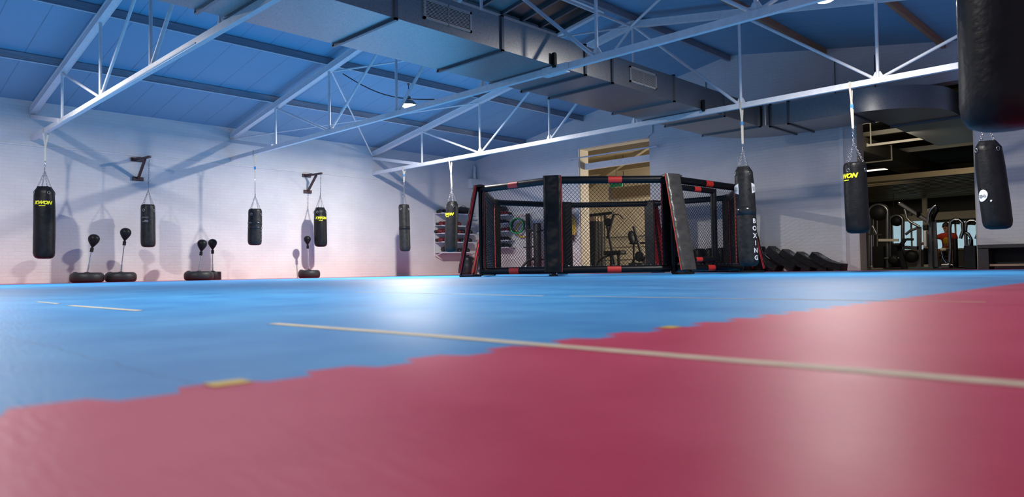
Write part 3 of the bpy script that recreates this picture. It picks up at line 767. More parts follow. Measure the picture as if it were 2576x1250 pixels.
b8 = make_bag('b', (13.914, 12.48, ZC), (13.941, 12.48, 1.829), (13.957, 12.48, 0.649), 0.183, 'black bag with yellow print hanging in front of the opening to the weights room', strap_len=0.72, buckle=0.55, style='plain')
kwon(*b8, -0.80, 1.60, 0.88)
b9 = make_bag('b', (15.80, 12.48, ZC), (15.822, 12.48, 1.93), (15.917, 12.48, 0.615), 0.190, 'black bag with round white logo hanging at the far right below the large bag', strap=False)
def oval(t, info, name, m, da, zc, ra, rz, lift):
    top, bot, R, sh = info; a0 = az_cam(bot.x, bot.y)+da; vs = []
    for i in range(28):
        th = 2*PI*i/28; a = a0+ra*math.cos(th); z = zc+rz*math.sin(th)+0.25*ra*R*math.cos(th)
        vs.append((bot.x+sh[0]*(z-bot.z)+(R+lift)*math.cos(a), bot.y+sh[1]*(z-bot.z)+(R+lift)*math.sin(a), z))
    vs.append((bot.x+sh[0]*(zc-bot.z)+(R+lift+.004)*math.cos(a0), bot.y+sh[1]*(zc-bot.z)+(R+lift+.004)*math.sin(a0), zc))
    return MB().add(vs, [(i, (i+1) % 28, 28) for i in range(28)], True).build(name, m, t)
part_label(oval(*b9, 'logo_patch', 'wtext', -0.80, 1.115, 0.42, 0.085, 0.010), 'white oval logo patch')
oval(*b9, 'logo_dot', 'wtext', -0.22, 1.03, 0.07, 0.014, 0.008)
on_bag(*b9, 'logo', 'black', 'spo', -0.80, 1.115, 0.080, lift=0.020)
b10 = make_bag('b', (17.53, 3.68, ZC), (17.53, 3.68, 2.35), (17.505, 3.68, 0.700), 0.174, 'huge near bag hanging in the dark top right corner of the picture', strap=False, mat_='leather')
band(*b10, 'tape_band', 'tapeb', 1.62, 0.13, 0.004); band(*b10, 'tape_band', 'tapeb', 1.31, 0.06, 0.003)

def bracket(y, label):
    t = thing('wall_bracket', (0.0, y, 2.43), label, 'wall bracket', 'dark steel bag brackets on the brick wall')
    MB().box((0.0, y-0.16, 2.84), (0.05, y+0.10, 2.93)).build('wall_plate', 'bracket', t, bevel=0.004)
    MB().box((0.0, y-0.12, 2.385), (0.05, y+0.12, 2.475)).build('wall_plate', 'bracket', t, bevel=0.004)
    MB().beam((0.04, y-0.06, 2.875), (0.74, y+0.03, 2.875), 0.05, 0.05).build('arm', 'bracket', t)
    MB().beam((0.50, y, 2.85), (0.03, y, 2.43), 0.05, 0.05, up=(0, 1, 0)).build('diagonal_brace', 'bracket', t)
    MB().beam((0.04, y-0.10, 2.89), (0.30, y-0.03, 2.89), 0.05, 0.05).build('side_brace', 'bracket', t)
    MB().ring((0.70, y+0.025, 2.83), 0.022, 0.006, (0, 1, 0), 14, 6).build('eye_bolt', 'chrome', t)
bracket(5.80, 'dark steel wall bracket nearer the left edge, holding the bag with small grey print')
bracket(10.25, 'dark steel wall bracket farther along the brick wall above a punch ball stand')
b2 = make_bag('b', (0.70, 5.825, 2.81), (0.70, 5.795, 1.763), (0.70, 5.804, 0.782), 0.156, 'narrow black bag with faint grey print lines on the left wall bracket', strap=False, style='plain', mat_='leather_m')
for z, a, b in ((1.46, -0.9, 0.05), (1.385, -0.5, 0.0), (1.355, -0.75, 0.02)): patch(*b2, 'print_line', 'gtext', a, b, z, z+0.012)
b4 = make_bag('b', (0.70, 10.275, 2.81), (0.70, 10.24, 1.93), (0.70, 10.256, 0.847), 0.175, 'black bag with yellow print hanging from the second wall bracket', strap=False)
kwon(*b4, 0.12, 1.63, 0.80)

# ------------------------------------------------------------------ punch ball stands
def punch_stand(x, y, zb, lean, R, label, drum=False, rb=0.115):
    t = thing('punch_ball_stand', (x, y, 0), label, 'punch ball stand', 'punch balls on springy poles')
    if drum:
        prof = [(0.02, 0), (R*.97, 0), (R, 0.01), (R, 0.19), (R*.97, 0.205), (R*.3, 0.21), (0.02, 0.21)]
    else:
        prof = [(0.02, 0.0), (R*.82, 0.0), (R*.95, 0.02), (R, 0.06), (R*1.01, 0.105), (R, 0.15), (R*.94, 0.19), (R*.80, 0.215), (R*.62, 0.20), (R*.5, 0.185), (0.02, 0.185)]
    MB().lathe(prof, (x, y, 0), 44, (lambda th, z, r: r*(1+0.006*math.cos(44*th))) if not drum else None).build('weighted_base', 'tyre', t)
    MB().lathe([(0.02, 0), (0.06, 0), (0.055, 0.02), (0.02, 0.03)], (x, y, 0.20), 16).build('filler_cap', 'black', t)
    if not drum: MB().ball((x-R*.3, y-R*.62, 0.205), (0.09, 0.05, 0.028)).build('sand_plug', 'black', t)
    p = V((x, y, 0.20)); q = V((x+lean[0], y+lean[1], zb-0.16)); d = (q-p).normalized()
    u, v = frame_of(d); n = 90
    MB().path([p+d*(0.19*i/n)+(u*math.cos(i*0.9)+v*math.sin(i*0.9))*0.018 for i in range(n)], 0.004, 5).build('spring', 'chrome', t)
    MB().tube(p+d*0.18, q, 0.0125, 10).build('pole', 'chrome', t)
    MB().tube(q-d*0.11, q-d*0.02, 0.035, 14).build('height_collar', 'black', t)
    MB().tube(q-d*0.045+v*0.03, q-d*0.045+v*0.065, 0.010, 8).build('knob', 'black', t)
    ax = d.to_track_quat('Z', 'Y').to_matrix()
    s = rb/0.115
    MB().lathe([(0.016, -0.04*s), (0.022, 0.0), (0.040*s, 0.025*s), (0.075*s, 0.075*s), (0.103*s, 0.125*s), (0.115*s, 0.175*s), (0.110*s, 0.215*s), (0.085*s, 0.255*s), (0.045*s, 0.278*s), (0.01, 0.284*s)], tuple(q), 24, axis=ax).build('punch_ball', 'leather', t)
punch_stand(0.80, 4.53, 0.93, (0.0, 0.10), 0.325, 'punch ball stand standing nearest the left edge, beside the leftmost hanging bag')
punch_stand(0.72, 5.22, 1.09, (0.0, 0.08), 0.315, 'tallest punch ball stand, below the narrow bag on the left wall bracket')
punch_stand(0.95, 6.85, 0.86, (0.0, 0.06), 0.325, 'punch ball stand with tyre base in front of a second drum-based stand', rb=0.112)
punch_stand(0.42, 7.40, 0.92, (0.0, 0.0), 0.20, 'punch ball stand with a straight black drum base partly behind a tyre base', drum=True, rb=0.105)
punch_stand(0.55, 9.98, 1.07, (0.0, -0.04), 0.29, 'punch ball stand by itself beneath the second wall bracket', rb=0.098)

# ------------------------------------------------------------------ octagonal cage
CV = [(9.378, 10.021), (10.912, 11.675), (11.023, 14.175), (9.857, 15.964), (7.789, 15.727), (6.165, 14.22), (5.604, 12.154), (7.427, 9.991)]
CC = V((8.5, 13.0, 0)); RZ = 1.80; BZ = 0.115
cage = thing('fighting_cage', (8.5, 13.0, 0), 'octagonal black fighting cage with chain-link fence and padded posts on the blue mats', 'cage')
def chainlink(P, Q, z0, z1, wd=0.074, ht=0.078, r=0.0033):
    P = V((*P, 0)); Q = V((*Q, 0)); Wd = (Q-P).length; d = (Q-P)/Wd; nrm = V((-d.y, d.x, 0)); H = z1-z0; m = MB(); k = ht/wd
    # lines z = k*(u-c) and z = -k*(u-c)
    c = -H/k
    while c < Wd:
        u0 = max(0, c); u1 = min(Wd, c+H/k)
        if u1-u0 > 0.01:
            a = P+d*u0+V((0, 0, z0+k*(u0-c)))+nrm*r*0.6; b = P+d*u1+V((0, 0, z0+k*(u1-c)))+nrm*r*0.6
            m.path([a, b], r, 4, cap=False)
            a = P+d*(Wd-u0)+V((0, 0, z0+k*(u0-c)))-nrm*r*0.6; b = P+d*(Wd-u1)+V((0, 0, z0+k*(u1-c)))-nrm*r*0.6
            m.path([a, b], r, 4, cap=False)
        c += wd
    return m
def sleeve_label(P, Q, z, u, rr, L=0.26):
    """red woven label wrapped on a padded rail, with a small dark mark"""
    P = V((*P, z)); Q = V((*Q, z)); d = (Q-P).normalized(); n = V((-d.y, d.x, 0)); side = -1 if n.dot(CC-V((P.x, P.y, 0))) > 0 else 1
    c = P+(Q-P)*u; m = MB(); vs = []
    for i in range(9):
        a = -0.95+1.75*i/8
        off = n*side*math.cos(a)*(rr+0.004)+V((0, 0, math.sin(a)*(rr+0.004)))
        vs += [c-d*L/2+off, c+d*L/2+off]
    m.add(vs, [(2*i, 2*i+1, 2*i+3, 2*i+2) for i in range(8)], True)
    return m
NV = len(CV)
for i in range(NV):
    P = V((*CV[i], 0)); Q = V((*CV[(i+1) % NV], 0)); d = (Q-P).normalized()
    a = P+d*0.06; b = Q-d*0.06
    rr = 0.070
    def rail(z, name, a=a, b=b, rr=rr):
        m = MB(); n = 26; pts = [a+(b-a)*k/n+V((0, 0, z)) for k in range(n+1)]
        m.path(pts, rr, 18)
        o = m.build(name, 'vinyl', cage); return o
    o1 = rail(RZ, 'top_rail'); o2 = rail(BZ, 'bottom_rail')
    part_label(sleeve_label(CV[i], CV[(i+1) % NV], RZ, 0.5 if i != 0 else 0.52, rr).build('sewn_label', 'label', o1), 'red label on the padded rail')
    part_label(sleeve_label(CV[i], CV[(i+1) % NV], BZ, 0.5, rr).build('sewn_label', 'label', o2), 'red label on the padded rail')
    # lacing ties just under and over the rails
    m = MB(); L = (Q-P).length; k = int(L/0.14)
    for j in range(1, k):
        p = P+(Q-P)*j/k
        for z in (RZ-rr-0.004, BZ+rr+0.004): m.ball(p+V((0, 0, z)), 0.010, 6, 4)
    m.build('lacing', 'chrome', cage)
    chainlink(CV[i], CV[(i+1) % NV], BZ+rr-0.01, RZ-rr+0.01).build('chain_link_panel', 'fence', cage)
OUT = {7: (-.71, -.70, 0.42), 0: (.60, -.80, 0.13), 1: (.94, -.34, 0.48), 2: (.9, .44, 0.44)}   # outward direction and reach of the struts
# door set in the right-hand front panel
P = V((*CV[1], 0)); Q = V((*CV[2], 0)); dd = (Q-P).normalized()
p0 = P+dd*0.12; p1 = P+(Q-P)*0.56
inn = (CC-P); inn.z = 0
off = V((-dd.y, dd.x, 0)); off = off if off.dot(inn) < 0 else -off
off = off*0.045
door = MB().path([p0+off+V((0, 0, RZ-0.145)), p1+off+V((0, 0, RZ-0.145))], 0.055, 14).build('cage_door', 'vinyl', cage)
MB().path([p1+off+V((0, 0, BZ+0.10)), p1+off+V((0, 0, RZ-0.10))], 0.062, 14).build('door_post', 'vinyl', door)
MB().path([p0+off+V((0, 0, BZ+0.165)), p1+off+V((0, 0, BZ+0.165))], 0.055, 14).build('door_rail', 'vinyl', door)
mm = MB()
for j in range(16): mm.ball(p1+off+off.normalized()*0.055+V((0, 0, BZ+0.2+j*0.088)), 0.009, 6, 4)
mm.build('lacing', 'chrome', door)
for z in (RZ-0.145, BZ+0.165): sleeve_label((p0+off).xy, (p1+off).xy, z, 0.5, 0.055, 0.22).build('sewn_label', 'label', door)
for i in range(NV):
    P = V((*CV[i], 0)); o = (P-V((8.1, 13.0, 0))).normalized()
    if i in OUT: o = V(OUT[i][:2]+(0,)).normalized()
    sd = V((-o.y, o.x, 0))
    ext = OUT[i][2] if i in OUT else 0.55
    MB().tube(P+V((0, 0, 0.02)), P+V((0, 0, RZ+0.02)), 0.040, 14).build('post', 'vinyl', cage)
    top = P+o*0.07+V((0, 0, RZ+0.03)); ft = P+o*ext+V((0, 0, 0.04))
    MB().beam(top, ft, 0.05, 0.05, up=tuple(o)).build('strut', 'black', cage)
    m = MB().beam(P+V((0, 0, 0.02)), P+o*(ext+0.03)+V((0, 0, 0.02)), 0.06, 0.035)
    m.beam(P+o*ext+sd*0.08+V((0, 0, 0.02)), P+o*ext-sd*0.08+V((0, 0, 0.02)), 0.05, 0.035)
    m.build('foot', 'black', cage)
    # outer pad: quilted slab lying on the strut, wavy lower face, red lining inside, red piping on the edges
    wd = {0: 0.165, 1: 0.175}.get(i, 0.135); outer = 'vinyl_g' if i in (1, 6) else 'vinyl'
    nseg = 44; dv = (ft+V((0, 0, 0.03)))-(top+V((0, 0, 0.04))); nv = dv.normalized().cross(sd).normalized()
    if nv.dot(o) < 0: nv = -nv
    base = top+V((0, 0, 0.045))+nv*0.03-(sd*0.05 if i == 1 else sd*0)
    vs = []; fs = []
    nc = 13
    for a in range(nseg+1):
        for c in range(nc):
            u = -1+2*c/(nc-1)
            puff = 0.034*math.sqrt(max(0, 1-u**4))+0.007*math.sin(a*0.95+u*2.0)*(1-u*u)+0.004*math.sin(a*2.3-u*3)*(1-u*u)
            w_ = wd*(1+0.012*math.sin(a*1.1))
            vs.append(base+dv*(a/nseg)+sd*w_*u+nv*puff)
    for a in range(nseg):
        for c in range(nc-1): fs.append((a*nc+c, a*nc+c+1, (a+1)*nc+c+1, (a+1)*nc+c))
    m = MB().add(vs, fs, True); n0 = len(vs)
    back = [base+dv*(a/nseg)+sd*wd*u-nv*0.012 for a in (0, nseg) for u in (-1, 1)]
    m.add(back, [(0, 1, 3, 2)])
    pad = m.build('strut_pad', outer, cage)
    MB().beam(base-nv*0.022, base+dv-nv*0.022, wd*(1.75 if i in (0, 1) else 2), 0.02, up=tuple(nv)).build('pad_lining', 'redv', pad)
    for s_ in {0: (1,), 1: (-1,)}.get(i, (-1, 1)):
        MB().path([base+dv*(a/nseg)+sd*wd*s_*(1+0.012*math.sin(a*1.1)) for a in range(nseg+1)], 0.008, 6).build('piping', 'redb' if i in (0, 1) else 'redv', pad)
    # cap over the top and inner pad
    ip = P-o*0.085
    m = MB(); pts = []
    for k in range(9):
        a = PI*k/8
        pts.append((math.cos(a)*0.10, math.sin(a)*0.045))
    sec = []
    for px_, pz_ in pts:
        c = P+o*(px_*1.15)+V((0, 0, RZ+0.045+pz_)); sec.append(c)
    vs = [c+sd*wd for c in sec]+[c-sd*wd for c in sec]; n9 = len(sec)
    m.add(vs, [(k, k+1, k+1+n9, k+n9) for k in range(n9-1)], True)
    m.add([p for p in vs[:n9]], [tuple(range(n9))]); m.add([p for p in vs[n9:]], [tuple(range(n9))])
    m.build('pad_cap', outer, cage)
    ipd = MB().beam(ip+V((0, 0, 0.10)), ip+V((0, 0, RZ+0.06)), wd*2, 0.05, up=tuple(o), c=0.012).build('inner_pad', 'vinyl', cage)
    for s_ in (-1, 1):
        MB().path([ip+sd*wd*s_*1.0+V((0, 0, 0.10+0.11*k)) for k in range(17)], 0.009, 6).build('piping', 'redb' if i in (6, 7, 2) else 'redv', ipd)
P = V((*CV[7], 0)); o = V((-.71, -.70, 0)).normalized()
m = MB().beam(P+o*0.20+V((0, 0, 0.05)), P+o*0.06+V((0, 0, 0.72)), 0.045, 0.02, up=tuple(o))
m.beam(P+o*0.12+V((0, 0, 0.05)), P+o*0.06+V((0, 0, 0.42)), 0.05, 0.02, up=tuple(o))
part_label(m.build('loose_strap', 'orange', cage), 'bright orange loose lining strip beside the leftmost strut')

# ------------------------------------------------------------------ things along the walls
# glove racks
def glove(name, mk, pos, rot, label, group, s=1.0):
    t = thing(name, pos, label, 'boxing glove', group)
    t.rotation_euler = (0, 0, rot); t.scale = (s, s, s)
    m = MB(); X = V(pos)
    m.ball(X+V((0.02, 0, 0.065)), (0.095, 0.065, 0.065), 12, 8); m.ball(X+V((0.075, 0, 0.055)), (0.06, 0.060, 0.055), 10, 7)
    m.build('glove_body', mk, t)
    MB().ball(X+V((0.03, 0.06, 0.075)), (0.055, 0.026, 0.03), 8, 6).build('thumb', mk, t)
    MB().lathe([(0.035, 0), (0.047, 0.005), (0.045, 0.08), (0.035, 0.085)], X+V((-0.06, 0, 0.055)), 12, axis=Matrix.Rotation(-PI/2, 3, 'Y')).build('cuff', 'glove_k', t)
    return t
protoG = {}
PLACE = ['leftmost ', 'second from left ', 'third from left ', 'fourth from left ', 'fifth from left ', 'sixth from left ', 'seventh from left ', 'eighth from left ', 'ninth from left ', 'tenth from left ', 'eleventh from left ', 'twelfth from left ']
def put_glove(mk, pos, rot, label, group, s):
    if mk not in protoG:
        t = glove('boxing_glove', mk, pos, rot, label, group, s); protoG[mk] = t; return t
    c = copy_tree(protoG[mk]); c.location = pos; c.rotation_euler = (0, 0, rot); c.scale = (s, s, s); c['label'] = label; c['group'] = group
    return c
def rack(origin, along, out, n_len, levels, label, words, seed, glove_sets):
    """origin: wall point at left end; along: unit vector along wall; out: unit vector off the wall"""
    rnd = random.Random(seed)
    o = V(origin); al = V(along); ou = V(out)
    t = thing('glove_rack', tuple(o), label, 'shelf rack')
    dp = 0.36
    for k in (0, 1):
        a = o+al*(n_len*k)
        m = MB().beam(a+ou*0.01+V((0, 0, levels[-1]-0.08)), a+ou*0.01+V((0, 0, levels[0]+0.05)), 0.02, 0.02)
        m.beam(a+ou*0.01+V((0, 0, levels[-1]-0.12)), a+ou*dp+V((0, 0, levels[-1]-0.02)), 0.02, 0.02)
        m.build('upright', 'shelf', t)
    for z in levels:
        m = MB(); a = o+V((0, 0, z)); b = a+al*n_len
        m.beam(a+ou*dp/2, b+ou*dp/2, dp, 0.014); m.beam(a+ou*dp, b+ou*dp, 0.012, 0.04)
        m.build('shelf_board', 'shelf', t)
    ordn = ['top', 'second', 'third', 'fourth', 'bottom']
    for li, (z, sets) in enumerate(zip(levels, glove_sets)):
        for (u0, u1, mk, step) in sets:
            u = u0; us = []; idx = 0
            cnt = sum(1 for _ in range(99) if u0+_*step*1.09 < u1)
            while u < u1:
                col = 'dark red' if mk == 'glove_r' else 'black'
                s = rnd.uniform(0.98, 1.2)
                pos = o+al*u+ou*(0.16+rnd.uniform(-.02, .03))+V((0, 0, z+0.008))
                put_glove(mk, tuple(pos), math.atan2(ou.y, ou.x)+rnd.uniform(-.35, .35), '%s%s boxing glove on the %s shelf of the %s' % (PLACE[idx], col, ordn[li], words), 'gloves on the %s shelf of the %s' % (ordn[li], words), s)
                u += step*s; idx += 1
    return t
lev1 = [2.02, 1.62, 1.36, 1.08, 0.74]
rack((0.0, 14.86, 0), (0, 1, 0), (1, 0, 0), 1.46, lev1, 'white shelf rack of gloves on the left brick wall behind a hanging bag', 'left wall rack', 3,
     [[(0.10, 0.75, 'glove_k', 0.15)], [(0.10, 1.0, 'glove_r', 0.145)], [(0.06, 0.9, 'glove_r', 0.145), (1.0, 1.4, 'glove_k', 0.15)], [(0.10, 0.8, 'glove_r', 0.145), (1.0, 1.4, 'glove_k', 0.15)], [(0.60, 1.4, 'glove_k', 0.15)]])
lev2 = [1.93, 1.66, 1.40, 1.10, 0.87]
rack((0.42, LY, 0), (1, 0, 0), (0, -1, 0), 1.48, lev2, 'white shelf rack on the back wall seen through the cage left side', 'back wall rack', 5,
     [[(0.1, 0.7, 'glove_k', 0.16), (0.8, 1.3, 'glove_r', 0.15)], [(0.1, 1.15, 'glove_k', 0.15)], [(1.05, 1.40, 'glove_r', 0.15)], [(0.1, 1.40, 'glove_k', 0.135)], [(0.4, 0.9, 'glove_r', 0.145), (0.95, 1.4, 'glove_k', 0.15)]])
def duffel(a, b, r, label):
    t = thing('sports_bag', tuple((V(a)+V(b))/2-V((0, 0, r))), label, 'sports bag')
    a = V(a); b = V(b); n = 10
    m = MB(); d = b-a; u, v = frame_of(d); vs = []; k = 16
    for i in range(n+1):
        s = i/n; f = 0.35+0.65*math.sin(PI*(0.12+0.76*s))**0.5
        for j in range(k):
            th = 2*PI*j/k; rr = r*f*(1+0.08*math.sin(3*th+i)); vs.append(a+d*s+u*math.cos(th)*rr+v*math.sin(th)*rr*0.9)
    m.add(vs, [(i*k+j, i*k+(j+1) % k, (i+1)*k+(j+1) % k, (i+1)*k+j) for i in range(n) for j in range(k)], True)
    m.add(vs[:k], [tuple(range(k))]); m.add(vs[-k:], [tuple(range(k))[::-1]])
    m.build('bag_body', 'glove_k', t)
    MB().path([a+d*(0.3+0.4*i/8)+V((0, 0, r*0.85+0.05*math.sin(PI*i/8))) for i in range(9)], 0.008, 6).build('handle', 'black', t)
duffel((0.20, 15.62, 2.165), (0.20, 16.30, 2.165), 0.13, 'long black sports bag on top of the left wall glove rack')
duffel((0.19, 15.02, 0.845), (0.19, 15.42, 0.845), 0.10, 'small black kit bag on the bottom shelf of the left wall rack')
duffel((1.22, LY-0.2, 2.19), (1.66, LY-0.2, 2.16), 0.09, 'dark pad lying on the gloves on the top shelf of the back wall rack')
# dark jagged sack on the floor in the corner
t = thing('floor_sack', (0.75, 15.62, 0), 'dark crumpled sack standing on the floor behind the leaning left cage strut', 'sack')
MB().lathe([(0.02, 0), (0.20, 0), (0.23, 0.05), (0.21, 0.2), (0.235, 0.32), (0.19, 0.45), (0.22, 0.53), (0.12, 0.6), (0.02, 0.61)], (0.75, 15.62, 0), 18, lambda th, z, r: r*(1+0.10*math.sin(4*th+z*20)+0.05*math.sin(7*th-z*33))).build('sack_body', 'glove_k', t)
MB().lathe([(0.05, 0), (0.06, 0.03), (0.05, 0.06)], (0.75, 15.62, 0.59), 12).build('sack_neck', 'black', t)

# hoops
def hoop(x, z, R, mk, y, label, tape=None):
    t = thing('hoop', (x, y, z-R), label, 'hoop')
    MB().ring((x, y, z), R, 0.022, (0.25, -1, 0.1), 48, 8).build('hoop_ring', mk, t)
    if tape: MB().ring((x+0.01, y+0.045, z), R*0.93, 0.030, (0.25, -1, 0.1), 48, 8).build('inner_ring', tape, t)
    return t
hoop(2.17, 1.565, 0.245, 'hoop_g', LY-0.22, 'green hoop with black inner ring hanging on the back wall, left of the yellow one', 'hoop_k')
hoop(2.31, 1.44, 0.255, 'hoop_y', LY-0.07, 'yellow hoop hanging half behind the green hoop on the back wall')
for x, z, lab in ((2.10, 1.84, 'small red wall hook holding the green hoop'), (2.36, 1.86, 'small red wall hook holding the yellow hoop'), (4.28, 1.90, 'small red wall hook, left one above the yellow ropes'), (4.42, 1.95, 'small red wall hook, right one above the yellow ropes')):
    tag(MB().path([(x, LY, z+0.03), (x, LY-0.12, z), (x, LY-0.18, z+0.02), (x, LY-0.19, z+0.07)], 0.010, 6).build('wall_hook', 'redb'), lab, 'hook')
# yellow skipping ropes
t = thing('skipping_ropes', (4.36, LY-0.12, 1.0), 'bundle of yellow skipping ropes with black handles hanging beside the doorway', 'skipping ropes')
rnd = random.Random(11)
for i in range(9):
    x = 4.34+i*0.022; y = LY-0.10-0.05*rnd.random()
    MB().path([(4.28, LY-0.17, 1.905), (4.35, y, 1.82), (x, y, 1.6), (x+rnd.uniform(-.02, .02), y, 1.4), (x, y, 1.15)], 0.011, 6).build('rope', 'rope_y', t)
m = MB().ball((4.34, LY-0.12, 1.74), (0.07, 0.05, 0.11), 10, 8).build('rope_knot', 'black', t)
for i in range(5): MB().tube((4.28+i*0.04, LY-0.13, 1.17), (4.30+i*0.035, LY-0.13, 0.99), 0.016, 8).build('handle', 'black', t)
# training dummy
t = thing('wooden_training_dummy', (2.9, LY-0.2, 0), 'black wooden training dummy on an upright frame against the back wall, seen through the cage', 'training dummy')
yy = LY-0.16
MB().box((2.55, yy-0.05, 0), (2.66, yy+0.05, 1.93)).build('upright', 'blackw', t, bevel=0.006)
MB().box((3.62, yy-0.05, 0), (3.73, yy+0.05, 1.93)).build('upright', 'blackw', t, bevel=0.006)
for z in (1.33, 0.42): MB().box((2.6, yy-0.10, z), (3.7, yy-0.05, z+0.05)).build('cross_bar', 'blackw', t)
MB().lathe([(0.02, 0), (0.12, 0), (0.125, 0.02), (0.125, 1.36), (0.12, 1.38), (0.02, 1.38)], (3.16, yy-0.18, 0.20), 24).build('dummy_body', 'blackw', t)
for a, b in (((3.16, yy-0.2, 1.35), (2.78, yy-0.42, 1.42)), ((3.16, yy-0.2, 1.30), (3.5, yy-0.45, 1.36)), ((3.16, yy-0.2, 0.85), (2.85, yy-0.5, 0.83))):
    MB().tube(a, b, 0.030, 10, r2=0.018).build('arm', 'blackw', t)
MB().path([(3.14, yy-0.25, 0.5), (3.0, yy-0.45, 0.42), (2.86, yy-0.58, 0.22), (2.82, yy-0.62, 0.03)], 0.040, 10, r2=0.03).build('leg', 'blackw', t)
# row of standing black pads behind the cage
for i in range(7):
    x = 8.45+i*0.32
    t = thing('standing_pad', (x, LY-0.28, 0), PLACE[i]+'black round pad in the low row behind the cage', 'strike pad', 'low row of black pads behind the cage')
    MB().lathe([(0.02, 0), (0.13, 0), (0.15, 0.03), (0.152, 0.3), (0.148, 0.55), (0.13, 0.60), (0.02, 0.61)], (x, LY-0.28, 0), 22).build('pad_body', 'leather', t)
    MB().path([(x-0.05, LY-0.44, 0.28), (x-0.05, LY-0.47, 0.32), (x-0.05, LY-0.47, 0.42), (x-0.05, LY-0.44, 0.46)], 0.010, 6).build('handle', 'black', t)
# curved kick shields
def shield(xt, zt_, xb, y0, dpth, thick, bend, label, xb_z=0.085):
    """curved slab, top end up to the left and foot on the floor to the right"""
    t = thing('kick_shield', ((xt+xb)/2, y0, 0), label, 'kick shield', 'black curved kick shields by the back wall')
    n = 14; ctr = []
    for i in range(n+1):
        s = i/n; x = xt+(xb-xt)*s; z = zt_+(xb_z-zt_)*s - bend*math.sin(PI*s)
        ctr.append(V((x, 0, z)))
    secs = []
    for i, c in enumerate(ctr):
        d = (ctr[min(i+1, n)]-ctr[max(i-1, 0)]).normalized(); nr = V((-d.z, 0, d.x)); nr = nr if nr.z > 0 else -nr
        th = thick*(1.0 if i > 0 else 0.92)
        secs.append((c+nr*th/2, c-nr*th/2))
    lo = min(p.z for s_ in secs for p in s_)
    up = V((0, 0, 0.002-lo)) if True else V((0, 0, 0))
    prof = [s_[0]+up for s_ in secs]+[s_[1]+up for s_ in secs[::-1]]
    m = MB(); k = len(prof)
    vs = []; cc = sum((V(p) for p in prof), V((0, 0, 0)))/k
    for yy_, sh_ in ((y0, 0.94), (y0+0.03, 1.0), (y0+dpth-0.03, 1.0), (y0+dpth, 0.94)):
        for p in prof: q = cc+(p-cc)*sh_ if sh_ != 1 else p; vs.append(V((q.x, yy_, q.z)))
    fs = [(r_*k+j, r_*k+(j+1) % k, (r_+1)*k+(j+1) % k, (r_+1)*k+j) for r_ in range(3) for j in range(k)]
    m.add(vs, fs)
    m.add([vs[j] for j in range(k)], [(j, j+1, k-2-j, k-1-j) for j in range(k//2-1)])
    m.add([vs[3*k+j] for j in range(k)], [(j, j+1, k-2-j, k-1-j)[::-1] for j in range(k//2-1)])
    b = m.build('shield_body', 'leather', t)
    # round printed emblem on the upper face
    i0 = 3; c = (secs[i0][0]+up); d = (ctr[i0+1]-ctr[i0-1]).normalized(); nr = V((-d.z, 0, d.x)); nr = nr if nr.z > 0 else -nr
    cen = V((c.x, y0+dpth*0.45, c.z))+nr*0.006+d*0.05
    e = MB().ring(cen, 0.090, 0.010, tuple(nr), 26, 5); e.ring(cen, 0.040, 0.009, tuple(nr), 18, 5, (1.3, 1))
    part_label(e.build('emblem', 'gtext', t), 'grey round emblem')
    MB().beam(V((c.x, y0+0.08, c.z))+up*0+V((-0.03, 0, -thick*0.5)), V((c.x, y0+0.08, c.z))+V((0.06, 0, -thick-0.01)), 0.03, 0.012).build('strap', 'black', t)
shield(10.50, 0.44, 10.95, 16.05, 0.42, 0.15, 0.03, 'kick shield half hidden behind the long lettered bag, first of the row')
shield(10.70, 0.56, 11.35, 16.10, 0.42, 0.16, 0.05, 'tallest leaning kick shield, second of the row from the long bag')
shield(11.02, 0.47, 11.72, 16.12, 0.42, 0.16, 0.05, 'kick shield leaning in the middle of the row by the back wall')
shield(11.38, 0.40, 12.10, 16.08, 0.42, 0.155, 0.06, 'kick shield second from the right end of the leaning row')
shield(11.75, 0.385, 12.42, 16.00, 0.42, 0.15, 0.06, 'rightmost kick shield, lying lowest, nearest the wide opening')
# bench on the right
t = thing('bench', (16.0, 16.3, 0), 'low black bench against the back wall at the far right under the white logo bag', 'bench')
MB().box((14.93, 16.10, 0.40), (17.6, 16.62, 0.475)).build('seat', 'blackw', t, bevel=0.01)
for x in (14.93, 17.42): MB().box((x, 16.12, 0), (x+0.18, 16.60, 0.40)).build('leg_panel', 'blackw', t, bevel=0.005)
MB().box((15.11, 16.56, 0.05), (17.42, 16.60, 0.40)).build('back_panel', 'black', t)
part_label(MB().box((15.11, 16.16, 0.06), (17.42, 16.56, 0.10)).build('lower_shelf', 'oak', t), 'tan lower shelf')
# pipe box in the far corner
t = thing('pipe_box', (0.1, 16.5, 2.97), 'small white boxed-in pipe in the far corner above the glove racks', 'pipe box')
MB().box((0.0, 16.38, 2.97), (0.16, LY, 3.29)).build('box', 'plaster', t, bevel=0.005)
MB().path([(0.09, 16.60, 3.28), (0.09, 16.60, 3.55), (0.07, 16.64, 3.68), (0.03, 16.64, 3.74)], 0.05, 12).build('pipe', 'plaster', t)
# slim rail across the top of the doorway
t = thing('wall_rail', (5.9, LY-0.15, 3.46), 'long thin white rail fixed across the top of the doorway', 'rail')
MB().tube((4.30, LY-0.15, 3.47), (7.46, LY-0.15, 3.45), 0.022, 10).build('rail_tube', 'steel_w', t)
for x in (4.34, 7.42): MB().tube((x, LY, 3.46), (x, LY-0.15, 3.46), 0.014, 8).build('rail_bracket', 'steel_w', t)
tag(MB().box((DX0+0.06, LY+0.18, 3.14), (DX1, LY+0.34, 3.32)).build('cross_beam', 'steel_w'), 'white cross beam inside the head of the doorway', 'beam')

